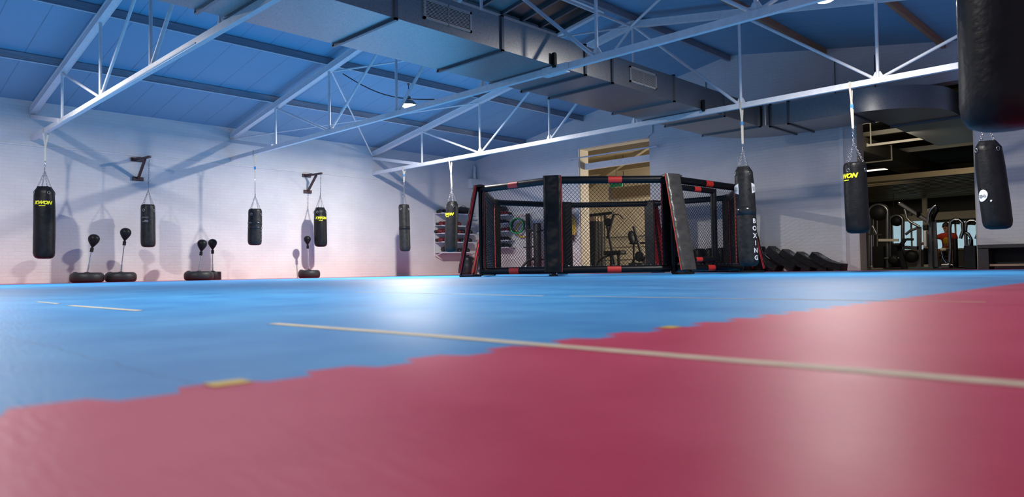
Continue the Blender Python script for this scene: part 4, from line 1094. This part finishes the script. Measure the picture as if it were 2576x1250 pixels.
# ------------------------------------------------------------------ side room behind the doorway
Y2 = LY+0.4
struct(MB().box((-0.3, Y2, -0.1), (0.0, 22.3, 4.4)).build('wall_side', 'beige'))
struct(MB().box((-0.3, 22.3, -0.1), (9.3, 22.5, 4.4)).build('wall_side', 'beige'))
struct(MB().box((9.1, Y2, -0.1), (9.3, 22.3, 4.4)).build('wall_side', 'beige'))
m = MB().prism([(-0.3, Y2, 4.1), (9.3, Y2, 4.3), (9.3, Y2, 4.45), (-0.3, Y2, 4.25)], (0, 5.4, 0))
struct(m.build('ceiling', 'olive'))
for i, (y, z) in enumerate(((18.2, 3.75), (20.3, 3.55))):
    tag(MB().box((0, y, z), (9.1, y+0.16, z+0.26)).build('ceiling_beam', 'olive'), ['brown ceiling beam in the side room just inside the doorway', 'brown ceiling beam deeper inside the side room'][i], 'beam')
tag(MB().beam((0.5, 21.9, 3.2), (6.4, 18.0, 3.85), 0.12, 0.16).build('ceiling_beam', 'olive'), 'slanting beam under the side room ceiling', 'beam')
t = thing('ventilation_duct', (3.0, 21.0, 2.6), 'brownish ventilation duct under the side room ceiling, seen through the doorway', 'air duct')
MB().box((2.9, 20.6, 2.62), (9.0, 21.1, 3.0)).build('duct_body', 'oak', t, bevel=0.01)
MB().box((2.86, 20.56, 2.58), (2.92, 21.14, 3.04)).build('end_flange', 'tube', t)
for x in (3.3, 5.5, 7.7): MB().tube((x, 20.85, 3.0), (x, 20.85, 4.16), 0.01, 6).build('hanger', 'cable', t)
t = thing('emergency_sign', (3.96, 19.5, 2.9), 'small green emergency exit sign hanging in the side room beyond the doorway', 'exit sign')
MB().box((3.70, 19.5, 2.88), (4.20, 19.55, 3.06)).build('sign_box', 'greensign', t, bevel=0.004)
MB().box((3.72, 19.495, 2.90), (4.18, 19.50, 3.04)).build('sign_face', 'green', t)
MB().tube((3.95, 19.52, 3.06), (3.95, 19.52, 4.1), 0.008, 6).build('hanger', 'cable', t)
tag(MB().box((0.02, 22.24, 0.95), (9.1, 22.3, 1.5)).build('wall_panel', 'cream'), 'brown panel strip along the far wall of the side room', 'wall panel')
for z, lab in ((1.32, 'upper'), (0.45, 'lower')):
    tag(MB().tube((0.3, 22.1, z), (9.0, 22.1, z), 0.02, 8).build('wall_rail', 'tube'), '%s grey rail along the far wall of the side room' % lab, 'rail')
# cable machine
t = thing('cable_machine', (3.2, 19.4, 0), 'black cable weight machine standing in the side room left of the doorway view', 'weight machine')
Ym = 19.4
MB().box((2.74, Ym-0.25, 0.12), (3.28, Ym+0.25, 1.74)).build('weight_shroud', 'black', t, bevel=0.02)
MB().box((2.74, Ym-0.26, 1.75), (3.28, Ym+0.2, 1.90)).build('header_panel', 'oak', t)
MB().beam((2.68, Ym, 1.97), (3.95, Ym-0.1, 1.99), 0.10, 0.09).build('top_beam', 'black', t)
for x in (3.38, 3.52): MB().tube((x, Ym, 0.1), (x, Ym, 1.95), 0.022, 8).build('guide_rod', 'tube_k', t)
MB().beam((3.62, Ym-0.1, 1.95), (4.02, Ym-0.1, 0.05), 0.07, 0.06, up=(0, 1, 0)).build('frame_leg', 'tube_k', t)
MB().beam((3.70, Ym-0.1, 1.15), (4.02, Ym-0.15, 1.93), 0.06, 0.06, up=(0, 1, 0)).build('lever_arm', 'black', t)
MB().path([(4.0, Ym-0.15, 1.92), (4.22, Ym-0.2, 1.92), (4.36, Ym-0.25, 1.86), (4.5, Ym-0.3, 1.74)], 0.018, 8).build('handle', 'black', t)
MB().lathe([(0.02, 0), (0.14, 0), (0.14, 0.05), (0.02, 0.05)], (3.78, Ym-0.12, 1.68), 24, axis=Matrix.Rotation(PI/2, 3, 'X')).build('pulley', 'black', t)
MB().box((3.78, Ym-0.45, 0.58), (4.48, Ym-0.1, 0.72)).build('seat', 'black', t, bevel=0.04, segs=3)
for x in (3.98, 4.28): MB().beam((x, Ym-0.28, 0), (x, Ym-0.28, 0.6), 0.07, 0.07).build('seat_post', 'black', t)
MB().box((2.44, Ym-0.3, 0.58), (2.72, Ym-0.05, 0.74)).build('side_pad', 'black', t, bevel=0.03, segs=3)
MB().tube((2.66, Ym-0.2, 0.6), (2.80, Ym-0.25, 0.02), 0.015, 8).build('side_leg', 'chrome', t)
MB().path([(3.3, Ym-0.3, 0.05), (3.45, Ym-0.3, 0.35), (3.65, Ym-0.3, 0.5), (3.95, Ym-0.3, 0.58)], 0.035, 8).build('curved_frame', 'tube_k', t)
m = MB()
for z in (0.55, 1.15): m.beam((2.7, Ym-0.27, z), (3.35, Ym-0.27, z+0.02), 0.01, 0.02)
m.build('cross_rod', 'tube_k', t)
MB().box((2.7, Ym-0.4, 0), (4.3, Ym-0.3, 0.06)).build('base', 'black', t); MB().box((2.7, Ym+0.25, 0), (3.8, Ym+0.33, 0.06)).build('base', 'black', t)
MB().box((2.7, Ym-0.4, 0), (2.8, Ym+0.33, 0.06)).build('base', 'black', t)
# leg machine
t = thing('leg_machine', (5.0, 19.3, 0), 'black seated leg machine with round pad in the side room, right of the cable machine', 'weight machine')
MB().beam((4.70, Ym, 1.50), (5.02, Ym, 0.45), 0.07, 0.08, up=(0, 1, 0)).build('back_post', 'tube_k', t)
MB().ball((4.66, Ym-0.04, 1.13), (0.11, 0.16, 0.24), 16, 12, rot=Matrix.Rotation(-0.25, 3, 'Y')).build('back_pad', 'black', t)
MB().lathe([(0.05, 0), (0.17, 0), (0.17, 0.06), (0.05, 0.06)], (5.0, Ym-0.1, 0.50), 26, axis=Matrix.Rotation(PI/2, 3, 'X')).build('cam_wheel', 'tube_k', t)
MB().path([(4.95, Ym-0.1, 0.55), (4.72, Ym-0.1, 0.38), (4.62, Ym-0.1, 0.05)], 0.03, 8).build('frame_leg', 'tube_k', t)
MB().beam((5.1, Ym-0.1, 0.45), (5.25, Ym-0.1, 0.02), 0.06, 0.06, up=(0, 1, 0)).build('frame_leg', 'tube_k', t)
MB().box((5.05, Ym-0.3, 0.42), (5.55, Ym+0.05, 0.5)).build('seat', 'black', t, bevel=0.03)
MB().box((4.55, Ym-0.2, 0), (5.6, Ym-0.1, 0.06)).build('base', 'black', t)
MB().box((4.7, Ym-0.35, 0.15), (5.2, Ym-0.1, 0.30)).build('weight_plates', 'black', t, bevel=0.01)
# bench between
t = thing('flat_bench', (4.35, 20.4, 0), 'low dark bench between the two machines in the side room', 'bench')
MB().box((3.95, 20.2, 0.95), (4.75, 20.45, 1.01)).build('seat', 'black', t, bevel=0.02)
for x in (4.05, 4.6): MB().beam((x, 20.32, 0), (x, 20.32, 0.95), 0.05, 0.05).build('leg', 'tube_k', t)
MB().tube((4.05, 20.32, 0.3), (4.6, 20.32, 0.3), 0.02, 8).build('stretcher', 'tube_k', t)

# ------------------------------------------------------------------ weights room beyond the wide opening
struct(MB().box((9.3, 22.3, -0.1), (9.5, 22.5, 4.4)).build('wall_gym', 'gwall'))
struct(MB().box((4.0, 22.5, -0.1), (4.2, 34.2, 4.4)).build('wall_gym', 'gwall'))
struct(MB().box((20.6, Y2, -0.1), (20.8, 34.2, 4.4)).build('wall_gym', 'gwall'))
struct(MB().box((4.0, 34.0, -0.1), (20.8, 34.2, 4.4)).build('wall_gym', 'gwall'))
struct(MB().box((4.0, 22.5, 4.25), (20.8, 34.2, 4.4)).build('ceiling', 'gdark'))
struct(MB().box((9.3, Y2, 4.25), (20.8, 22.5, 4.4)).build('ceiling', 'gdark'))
# dim beams, duct and lit strips under its ceiling
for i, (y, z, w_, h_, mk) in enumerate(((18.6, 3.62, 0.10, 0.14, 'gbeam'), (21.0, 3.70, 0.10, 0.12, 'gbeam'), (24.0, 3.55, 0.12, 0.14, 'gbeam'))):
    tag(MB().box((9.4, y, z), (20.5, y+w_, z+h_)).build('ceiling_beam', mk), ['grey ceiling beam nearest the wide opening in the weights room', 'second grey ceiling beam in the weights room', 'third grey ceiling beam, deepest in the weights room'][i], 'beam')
t = thing('roof_truss', (13, 20.0, 3.4), 'dim thin steel truss under the weights room ceiling', 'roof truss')
MB().beam((10, 20.0, 3.28), (20, 20.0, 3.28), 0.05, 0.06).build('bottom_chord', 'gbeam', t)
MB().beam((10, 20.0, 4.1), (20, 20.0, 4.1), 0.05, 0.06).build('top_chord', 'gbeam', t)
for i in range(5):
    x = 10.6+i*1.25
    MB().tube((x, 20.0, 3.3), (x, 20.0, 4.1), 0.018, 8).build('vertical', 'gbeam', t)
    MB().tube((x, 20.0, 4.1), (x+1.2, 20.0, 3.3), 0.02, 8).build('diagonal', 'gbeam', t)
t = thing('ventilation_duct', (11.5, 24.0, 3.0), 'dark box duct running away under the weights room ceiling', 'air duct')
MB().box((11.0, 19.4, 3.115), (11.75, 30.0, 3.50)).build('duct_body', 'gdark', t, bevel=0.01)
MB().box((10.97, 22.0, 3.085), (11.78, 22.05, 3.53)).build('flange', 'gbeam', t)
t = thing('strip_light', (9.6, 25.6, 3.3), 'long lit strip light under the weights room ceiling left of the dark duct', 'strip light')
MB().box((8.6, 25.6, 3.30), (11.0, 25.75, 3.33)).build('lit_tube', 'tube_on', t); MB().box((8.55, 25.55, 3.33), (11.05, 25.8, 3.40)).build('housing', 'gbeam', t)
# bronze slatted soffit
t = thing('slatted_soffit', (11, 26, 2.9), 'bronze coloured horizontal slats hanging across the weights room ceiling', 'slatted ceiling')
for i in range(18):
    y = 25.0+i*0.47
    MB().box((5.0, y, 2.85), (20.0, y+0.12, 3.02)).build('slat', 'slat', t)
# windows at the far end
wi = 0
for x0, x1, z0, z1 in ((8.3, 9.75, 0.75, 2.05), (9.95, 11.4, 0.75, 1.85), (11.6, 13.4, 0.75, 1.75)):
    wi += 1
    f = MB()
    for a, b, c, d in ((x0-.06, x1+.06, z0-.06, z0), (x0-.06, x1+.06, z1, z1+.06), (x0-.06, x0, z0, z1), (x1, x1+.06, z0, z1), ((x0+x1)/2-.03, (x0+x1)/2+.03, z0, z1)):
        f.box((a, 33.86, c), (b, 33.99, d))
    f = f.build('window_%d' % wi, 'cream'); struct(f)
    MB().box((x0, 33.95, z0), (x1, 33.98, z1)).build('pane', 'window', f)
tag(MB().box((9.0, 31.9, 1.86), (17.0, 32.0, 2.16)).build('cross_beam', 'cream'), 'cream horizontal beam across the far end of the weights room', 'beam')
for i, x in enumerate((10.05, 11.95)):
    tag(MB().box((x, 31.6, 0), (x+0.16, 31.76, 2.84)).build('column', 'cream'), ['cream column at the far end of the weights room, behind the lever machine', 'cream column at the far end of the weights room, above the curved machines'][i], 'column')
t = thing('emergency_sign', (9.5, 30, 1.9), 'green exit sign at the far end of the weights room between two machines', 'exit sign')
MB().box((9.28, 30.0, 1.82), (9.68, 30.05, 1.99)).build('sign_box', 'greensign', t); MB().box((9.3, 29.99, 1.84), (9.66, 30.0, 1.97)).build('sign_face', 'green', t)
MB().tube((9.48, 30.02, 1.99), (9.48, 30.02, 4.25), 0.008, 6).build('hanger', 'cable', t)

def G(x, z, dy=0.0): return (x, 22.0+dy, z)
def poly(t, name, mk, r, *pts, n=10):
    return MB().path([V(p) for p in pts], r, n).build(name, mk, t)
# tower machine 1 (nearest, left)
t = thing('pulldown_machine', (11.272, 22.000, 0.004), 'round-topped pulldown machine at the left edge of the wide opening', 'weight machine')
m = MB(); a0 = V((11.125, 22.000, 1.635)); a1 = V((11.615, 22.000, 1.602)); cc = (a0+a1)/2; rr = (a1-a0).length/2
m.path([V((11.078, 22.000, 0.006))]+[cc+V((math.cos(PI-PI*i/12)*rr, 0, math.sin(PI*i/12)*rr*0.9)) for i in range(13)]+[V((11.568, 22.000, 0.000))], 0.055, 10)
m.build('arched_frame', 'tube', t)
MB().lathe([(0.02, -0.08), (rr*0.92, -0.08), (rr*0.92, 0.08), (0.02, 0.08)], tuple(cc+V((0, 0.02, 0))), 28, axis=Matrix.Rotation(PI/2, 3, 'X')).build('round_cover', 'black', t)
for p in (2197, 2207): pass
MB().tube((11.228, 22.000, 1.455), (11.187, 22.000, 0.051), 0.016, 8).build('guide_rod', 'chrome', t); MB().tube((11.335, 22.000, 1.448), (11.294, 22.000, 0.049), 0.016, 8).build('guide_rod', 'chrome', t)
MB().box((11.167, 21.880, 0.649), (11.502, 22.120, 0.034)).build('weight_stack', 'black', t, bevel=0.01)
MB().beam((11.395, 21.850, 0.823), (11.914, 21.850, 0.802), 0.06, 0.07).build('cross_bar', 'cream', t)
poly(t, 'handle', 'chrome', 0.03, (11.295, 21.700, 1.233), (11.344, 21.700, 1.117), (11.404, 21.700, 0.978))
MB().box((11.229, 21.500, 0.054), (11.510, 22.300, 0.000)).build('base', 'black', t)
# tower machine 2
t = thing('pulldown_machine', (11.528, 23.200, 0.000), 'second round-topped pulldown machine, just right of the first', 'weight machine')
a0 = V((11.330, 23.200, 1.426)); a1 = V((11.667, 23.200, 1.406)); cc = (a0+a1)/2; rr = (a1-a0).length/2
m = MB().path([V((11.288, 23.200, 0.000))]+[cc+V((math.cos(PI-PI*i/12)*rr, 0, math.sin(PI*i/12)*rr)) for i in range(13)]+[V((11.625, 23.200, 0.000))], 0.05, 10); m.build('arched_frame', 'tube', t)
MB().lathe([(0.02, -0.06), (rr*0.9, -0.06), (rr*0.9, 0.06), (0.02, 0.06)], tuple(cc), 28, axis=Matrix.Rotation(PI/2, 3, 'X')).build('round_cover', 'black', t)
MB().box((11.373, 23.100, 0.753), (11.551, 23.350, 0.011)).build('weight_stack', 'black', t, bevel=0.01)
MB().box((11.386, 22.800, 0.042), (11.584, 23.500, 0.000)).build('base', 'black', t)
# chrome stand in the opening
t = thing('chrome_stand', (12.155, 18.800, 0.003), 'thin chrome post with a flat foot standing in the wide opening', 'stand')
MB().tube((12.171, 18.800, 0.850), (12.157, 18.800, 0.062), 0.020, 12).build('post', 'chrome', t)
MB().beam((12.060, 18.800, 0.875), (12.409, 18.800, 0.859), 0.03, 0.03).build('top_bar', 'tube', t)
MB().beam((12.110, 18.800, 0.023), (12.421, 18.800, 0.029), 0.10, 0.03).build('foot', 'oak', t)
MB().ball((12.157, 18.800, 0.062), 0.04).build('foot_joint', 'chrome', t)
# lever press machine
t = thing('lever_press_machine', (12.606, 21.400, 0.000), 'lever press machine with a long diagonal arm in the middle of the wide opening', 'weight machine')
MB().beam((12.111, 21.400, 1.792), (12.777, 21.400, 1.270), 0.10, 0.11, up=(0, 1, 0), c=0.02).build('lever_arm', 'tube', t)
MB().tube((12.092, 21.400, 1.815), (12.150, 21.400, 1.756), 0.055, 12).build('arm_end', 'chrome', t)
poly(t, 'handle_bar', 'tube', 0.035, (12.253, 21.300, 1.623), (12.295, 21.300, 1.382), (12.380, 21.300, 1.268), (12.588, 21.300, 1.127))
for px_ in (1,): MB().tube((12.604, 21.250, 1.553), (12.561, 21.400, 1.402), 0.05, 10).build('weight_horn', 'black', t)
MB().tube((12.380, 21.250, 1.471), (12.352, 21.500, 1.485), 0.05, 10).build('weight_horn', 'black', t)
MB().box((12.679, 21.250, 1.174), (12.802, 21.500, 1.037)).build('pivot_block', 'black', t, bevel=0.02)
for s_ in (0,):
    MB().beam((12.563, 21.400, 1.132), (12.538, 21.400, 0.000), 0.10, 0.08, up=(0, 1, 0)).build('upright', 'tube', t)
    MB().beam((12.825, 21.400, 1.598), (12.805, 21.400, 0.000), 0.09, 0.08, up=(0, 1, 0)).build('upright', 'tube', t)
    MB().beam((12.880, 21.600, 1.282), (12.898, 21.600, 0.000), 0.09, 0.08, up=(0, 1, 0)).build('upright', 'tube', t)
poly(t, 'curved_horn', 'chrome', 0.045, (12.826, 21.200, 1.217), (12.851, 21.200, 1.427), (12.901, 21.200, 1.551), (12.988, 21.200, 1.639), (13.035, 21.200, 1.657))
poly(t, 'curved_horn', 'black', 0.055, (12.847, 21.500, 1.270), (12.909, 21.500, 1.437), (12.968, 21.500, 1.540), (12.953, 21.500, 1.669))
poly(t, 'side_arm', 'tube', 0.035, (12.225, 21.400, 0.933), (12.346, 21.400, 1.035), (12.562, 21.400, 1.111))
MB().beam((12.195, 21.400, 0.585), (12.545, 21.400, 0.552), 0.08, 0.09).build('cross_bar', 'tube', t)
MB().lathe([(0.03, -0.05), (0.17, -0.05), (0.17, 0.05), (0.03, 0.05)], (12.381, 21.300, 0.330), 26, axis=Matrix.Rotation(PI/2, 3, 'X')).build('weight_plate', 'black', t)
MB().box((12.732, 21.100, 1.007), (12.803, 21.250, 0.563)).build('back_pad', 'shelf', t, bevel=0.03)
MB().box((12.718, 21.100, 0.543), (12.736, 21.500, 0.108)).build('weight_stack', 'black', t, bevel=0.01)
MB().box((12.301, 21.100, 0.042), (12.935, 21.600, 0.000)).build('base', 'tube', t)
# leg machine left of lever
t = thing('leg_curl_machine', (12.152, 21.000, 0.002), 'dark leg curl machine with small pads left of the lever press', 'weight machine')
MB().beam((12.170, 21.000, 0.603), (12.298, 21.000, 0.000), 0.11, 0.09, up=(0, 1, 0)).build('frame_leg', 'black', t)
MB().beam((12.322, 21.000, 0.811), (12.168, 21.000, 0.549), 0.09, 0.09, up=(0, 1, 0)).build('seat_support', 'black', t)
MB().box((12.053, 20.800, 0.690), (12.241, 21.200, 0.603)).build('seat', 'black', t, bevel=0.03, segs=3)
MB().lathe([(0.03, -0.05), (0.13, -0.05), (0.13, 0.05), (0.03, 0.05)], (12.021, 21.000, 0.230), 24, axis=Matrix.Rotation(PI/2, 3, 'X')).build('weight_plate', 'black', t)
MB().tube((12.378, 20.900, 0.785), (12.550, 20.900, 0.778), 0.035, 10).build('roller_pad', 'black', t)
MB().tube((11.793, 21.000, 0.289), (12.160, 21.000, 0.281), 0.03, 8).build('floor_bar', 'tube', t)
MB().box((11.876, 20.700, 0.040), (12.272, 21.200, 0.000)).build('base', 'black', t)
# curved chest machines at the right
def chest(t, dx, dy):
    O = V((dx, dy, 0))
    def Q(p): return V(p)+O
    m = MB().path([Q(p) for p in ((13.115, 22.000, 0.000), (13.151, 22.000, 0.582), (13.147, 22.000, 1.067), (13.171, 22.000, 1.248), (13.257, 22.000, 1.308), (13.369, 22.000, 1.301), (13.449, 22.000, 1.211), (13.461, 22.000, 0.997), (13.390, 22.000, 0.787))], 0.045, 10); m.build('curved_frame', 'chrome', t)
    m = MB().path([Q(p) for p in ((13.148, 22.100, 1.232), (13.252, 22.100, 1.237), (13.363, 22.100, 1.219))], 0.05, 10); m.build('top_pad', 'black', t)
    m = MB().path([Q(p) for p in ((13.457, 22.100, 0.968), (13.556, 22.100, 0.910), (13.616, 22.100, 0.780), (13.584, 22.100, 0.621), (13.490, 22.100, 0.550))], 0.035, 10); m.build('arm', 'chrome', t)
    MB().box(Q((13.182, 22.100, 0.798)), Q((13.265, 22.300, 0.019))).build('weight_stack', 'black', t, bevel=0.02)
    MB().box(Q((13.175, 21.700, 0.025)), Q((13.363, 22.400, 0.000))).build('base', 'black', t)
t = thing('chest_machine', (13.264, 22.000, 0.000), 'chest machine with a curved chrome frame beside the person in the red shirt', 'weight machine')
chest(t, 0, 0)
t = thing('chest_machine', (13.353, 22.900, 0.000), 'second curved chrome chest machine at the right edge of the wide opening', 'weight machine')
chest(t, 0.18, 0.9)
t = thing('leg_press_seat', (13.052, 21.700, 0.000), 'low chrome and dark seat machine below the person in the red shirt', 'weight machine')
MB().box((13.013, 21.500, 0.538), (13.161, 21.900, 0.462)).build('seat', 'cream', t, bevel=0.03)
MB().path([V(p) for p in ((13.001, 21.700, 0.466), (13.033, 21.700, 0.262), (13.104, 21.700, 0.133), (13.268, 21.700, 0.066))], 0.04, 8).build('curved_frame', 'chrome', t)
MB().box((13.019, 21.500, 0.114), (13.221, 21.900, 0.000)).build('base', 'tube', t, bevel=0.02)
tag(MB().box((14.346, 17.800, 0.503), (14.559, 18.200, 0.000)).build('storage_box', 'black', bevel=0.01), 'black storage box standing just inside the right side of the wide opening', 'box')

# ------------------------------------------------------------------ person on the machine
def skin_mesh(name, verts, edges, radii, mk, parent, root=0, sub=2):
    me = bpy.data.meshes.new(name); off = root_loc(parent)
    me.from_pydata([tuple(V(v)-off) for v in verts], edges, [])
    o = bpy.data.objects.new(name, me); COL.objects.link(o)
    sk = o.modifiers.new('s', 'SKIN'); sk.use_smooth_shade = True
    sd = o.modifiers.new('d', 'SUBSURF'); sd.levels = sub; sd.render_levels = sub
    for i, r in enumerate(radii):
        d = me.skin_vertices[0].data[i]; d.radius = (r, r) if not hasattr(r, '__len__') else r; d.use_root = (i == root)
    dg = bpy.context.evaluated_depsgraph_get(); dg.update()
    nm_ = bpy.data.meshes.new_from_object(o.evaluated_get(dg)); bpy.data.objects.remove(o); bpy.data.meshes.remove(me)
    nm_.name = name; nm_.materials.clear(); nm_.materials.append(M[mk])
    for p in nm_.polygons: p.use_smooth = True
    r = bpy.data.objects.new(name, nm_); COL.objects.link(r); r.parent = parent
    return r
HX, HY, HZ = (12.847, 23.100, 0.380)
pt = thing('person', (HX, HY, 0), 'person in a red shirt with yellow print sitting in the weights room, arm reaching left', 'person')
# local body: hips at (0,0,h0); facing the camera side (-y) and slightly left
h0 = HZ+0.10
def L(x, y, z): return (HX+x, HY+y, h0+z)
bv = [L(0, 0, 0), L(0, -.01, .16), L(-.01, -.02, .34), L(-.015, -.02, .46), L(-.02, -.03, .53), L(-.025, -.05, .60), L(-.03, -.055, .68), L(-.03, -.055, .75)]
br = [(.15, .12), (.135, .10), (.15, .10), (.13, .085), .052, .068, .088, .060]
be = [(i, i+1) for i in range(7)]
def limb(start, pts, rs):
    i = len(bv); prev = start
    for p, r in zip(pts, rs): bv.append(p); br.append(r); be.append((prev, len(bv)-1)); prev = len(bv)-1
    return prev
# arms
la = limb(3, [L(-.18, -.03, .44), L(-.36, -.10, .33), L(-.50, -.24, .24), L(-.55, -.28, .22)], [.058, .042, .028, .030])
ra = limb(3, [L(.16, -.03, .44), L(.24, -.14, .22), L(.12, -.32, .16), L(.08, -.36, .16)], [.058, .042, .028, .030])
# legs, sitting
ll = limb(0, [L(-.10, -.06, -.03), L(-.17, -.42, .0), L(-.18, -.46, -.40), L(-.18, -.46, -(h0-0.07)), L(-.19, -.62, -(h0-0.045))], [.095, .065, .050, .038, .032])
rl = limb(0, [L(.10, -.06, -.03), L(.15, -.42, .0), L(.16, -.46, -.40), L(.16, -.46, -(h0-0.07)), L(.17, -.62, -(h0-0.045))], [.095, .065, .050, .038, .032])
for s_, base, hand in ((-1, la, V(L(-.55, -.28, .22))), (1, ra, V(L(.08, -.36, .16)))):
    dr = V((-.75, -.6, -.1)).normalized() if s_ < 0 else V((-.7, -.7, 0)).normalized()
    sdv = dr.cross(V((0, 0, 1))).normalized()
    for k, (o_, ln) in enumerate(((-.027, .062), (-.009, .078), (.009, .074), (.026, .058))):
        a = hand+dr*.035+V((0, 0, 1))*o_; b = a+dr*ln*.55-sdv*0.006; c = b+dr*ln*.3+sdv*0.025
        limb(base, [tuple(a), tuple(b), tuple(c)], [.0095, .009, .008])
    limb(base, [tuple(hand+V((0, 0, .028))+dr*.01), tuple(hand+V((0, 0, .05))+dr*.045)], [.011, .009])
skin_mesh('body', bv, be, br, 'skin', pt)
sv = [L(0, 0, .02), L(0, -.01, .18), L(-.01, -.02, .35), L(-.015, -.02, .455), L(-.02, -.028, .50), L(-.19, -.03, .44), L(-.29, -.07, .37), L(.17, -.03, .44), L(.215, -.09, .31)]
skin_mesh('shirt', sv, [(0, 1), (1, 2), (2, 3), (3, 4), (3, 5), (5, 6), (3, 7), (7, 8)], [(.165, .135), (.155, .12), (.172, .122), (.15, .105), (.07, .07), .078, .066, .078, .066], 'shirt', pt)
m = MB().ball(L(-.02, -.118, .28), (.085, .030, .11), 14, 10)
part_label(m.build('shirt_print', 'shirty', pt), 'yellow print on the shirt')
skin_mesh('shorts', [L(0, 0, -.02), L(0, 0, .05), L(-.10, -.06, -.03), L(-.15, -.32, -.005), L(.10, -.06, -.03), L(.135, -.32, -.005)], [(0, 1), (0, 2), (2, 3), (0, 4), (4, 5)], [(.165, .135), (.165, .135), .11, .088, .11, .088], 'short', pt)
hc = V(L(-.03, -.055, .70))
MB().ball(hc+V((0, .018, .025)), (.092, .100, .098), 18, 12).build('hair', 'hair', pt)
m = MB()
m.ball(hc+V((-.033, -.098, .0)), .010, 8, 6); m.ball(hc+V((.033, -.098, .0)), .010, 8, 6)
m.build('eyes', 'eye', pt)
m = MB().ball(hc+V((0, -.105, -.025)), (.013, .018, .022), 8, 6); m.ball(hc+V((-.088, 0, -.01)), (.012, .02, .03), 8, 6); m.ball(hc+V((.088, 0, -.01)), (.012, .02, .03), 8, 6)
m.build('nose_and_ears', 'skin', pt)
MB().ball(hc+V((0, -.090, -.058)), (.024, .010, .006), 8, 6).build('mouth', 'glove_r', pt)
for s_ in (-1, 1): MB().ball(L(-.185 if s_ < 0 else .165, -.56, -(h0-0.045)), (.048, .135, .045), 12, 8).build('shoe', 'black', pt)
MB().box(L(-.22, -.12, -.20), L(.22, .22, -.125)).build('_x', 'black', pt) if False else None
st = thing('seat_stool', (HX, HY, 0), 'black seat under the person in the red shirt', 'seat')
MB().box((HX-.2, HY-.2, h0-.22), (HX+.2, HY+.16, h0-.13)).build('seat', 'black', st, bevel=0.03)
MB().beam((HX, HY, 0), (HX, HY, h0-.2), 0.1, 0.1).build('seat_post', 'tube', st)
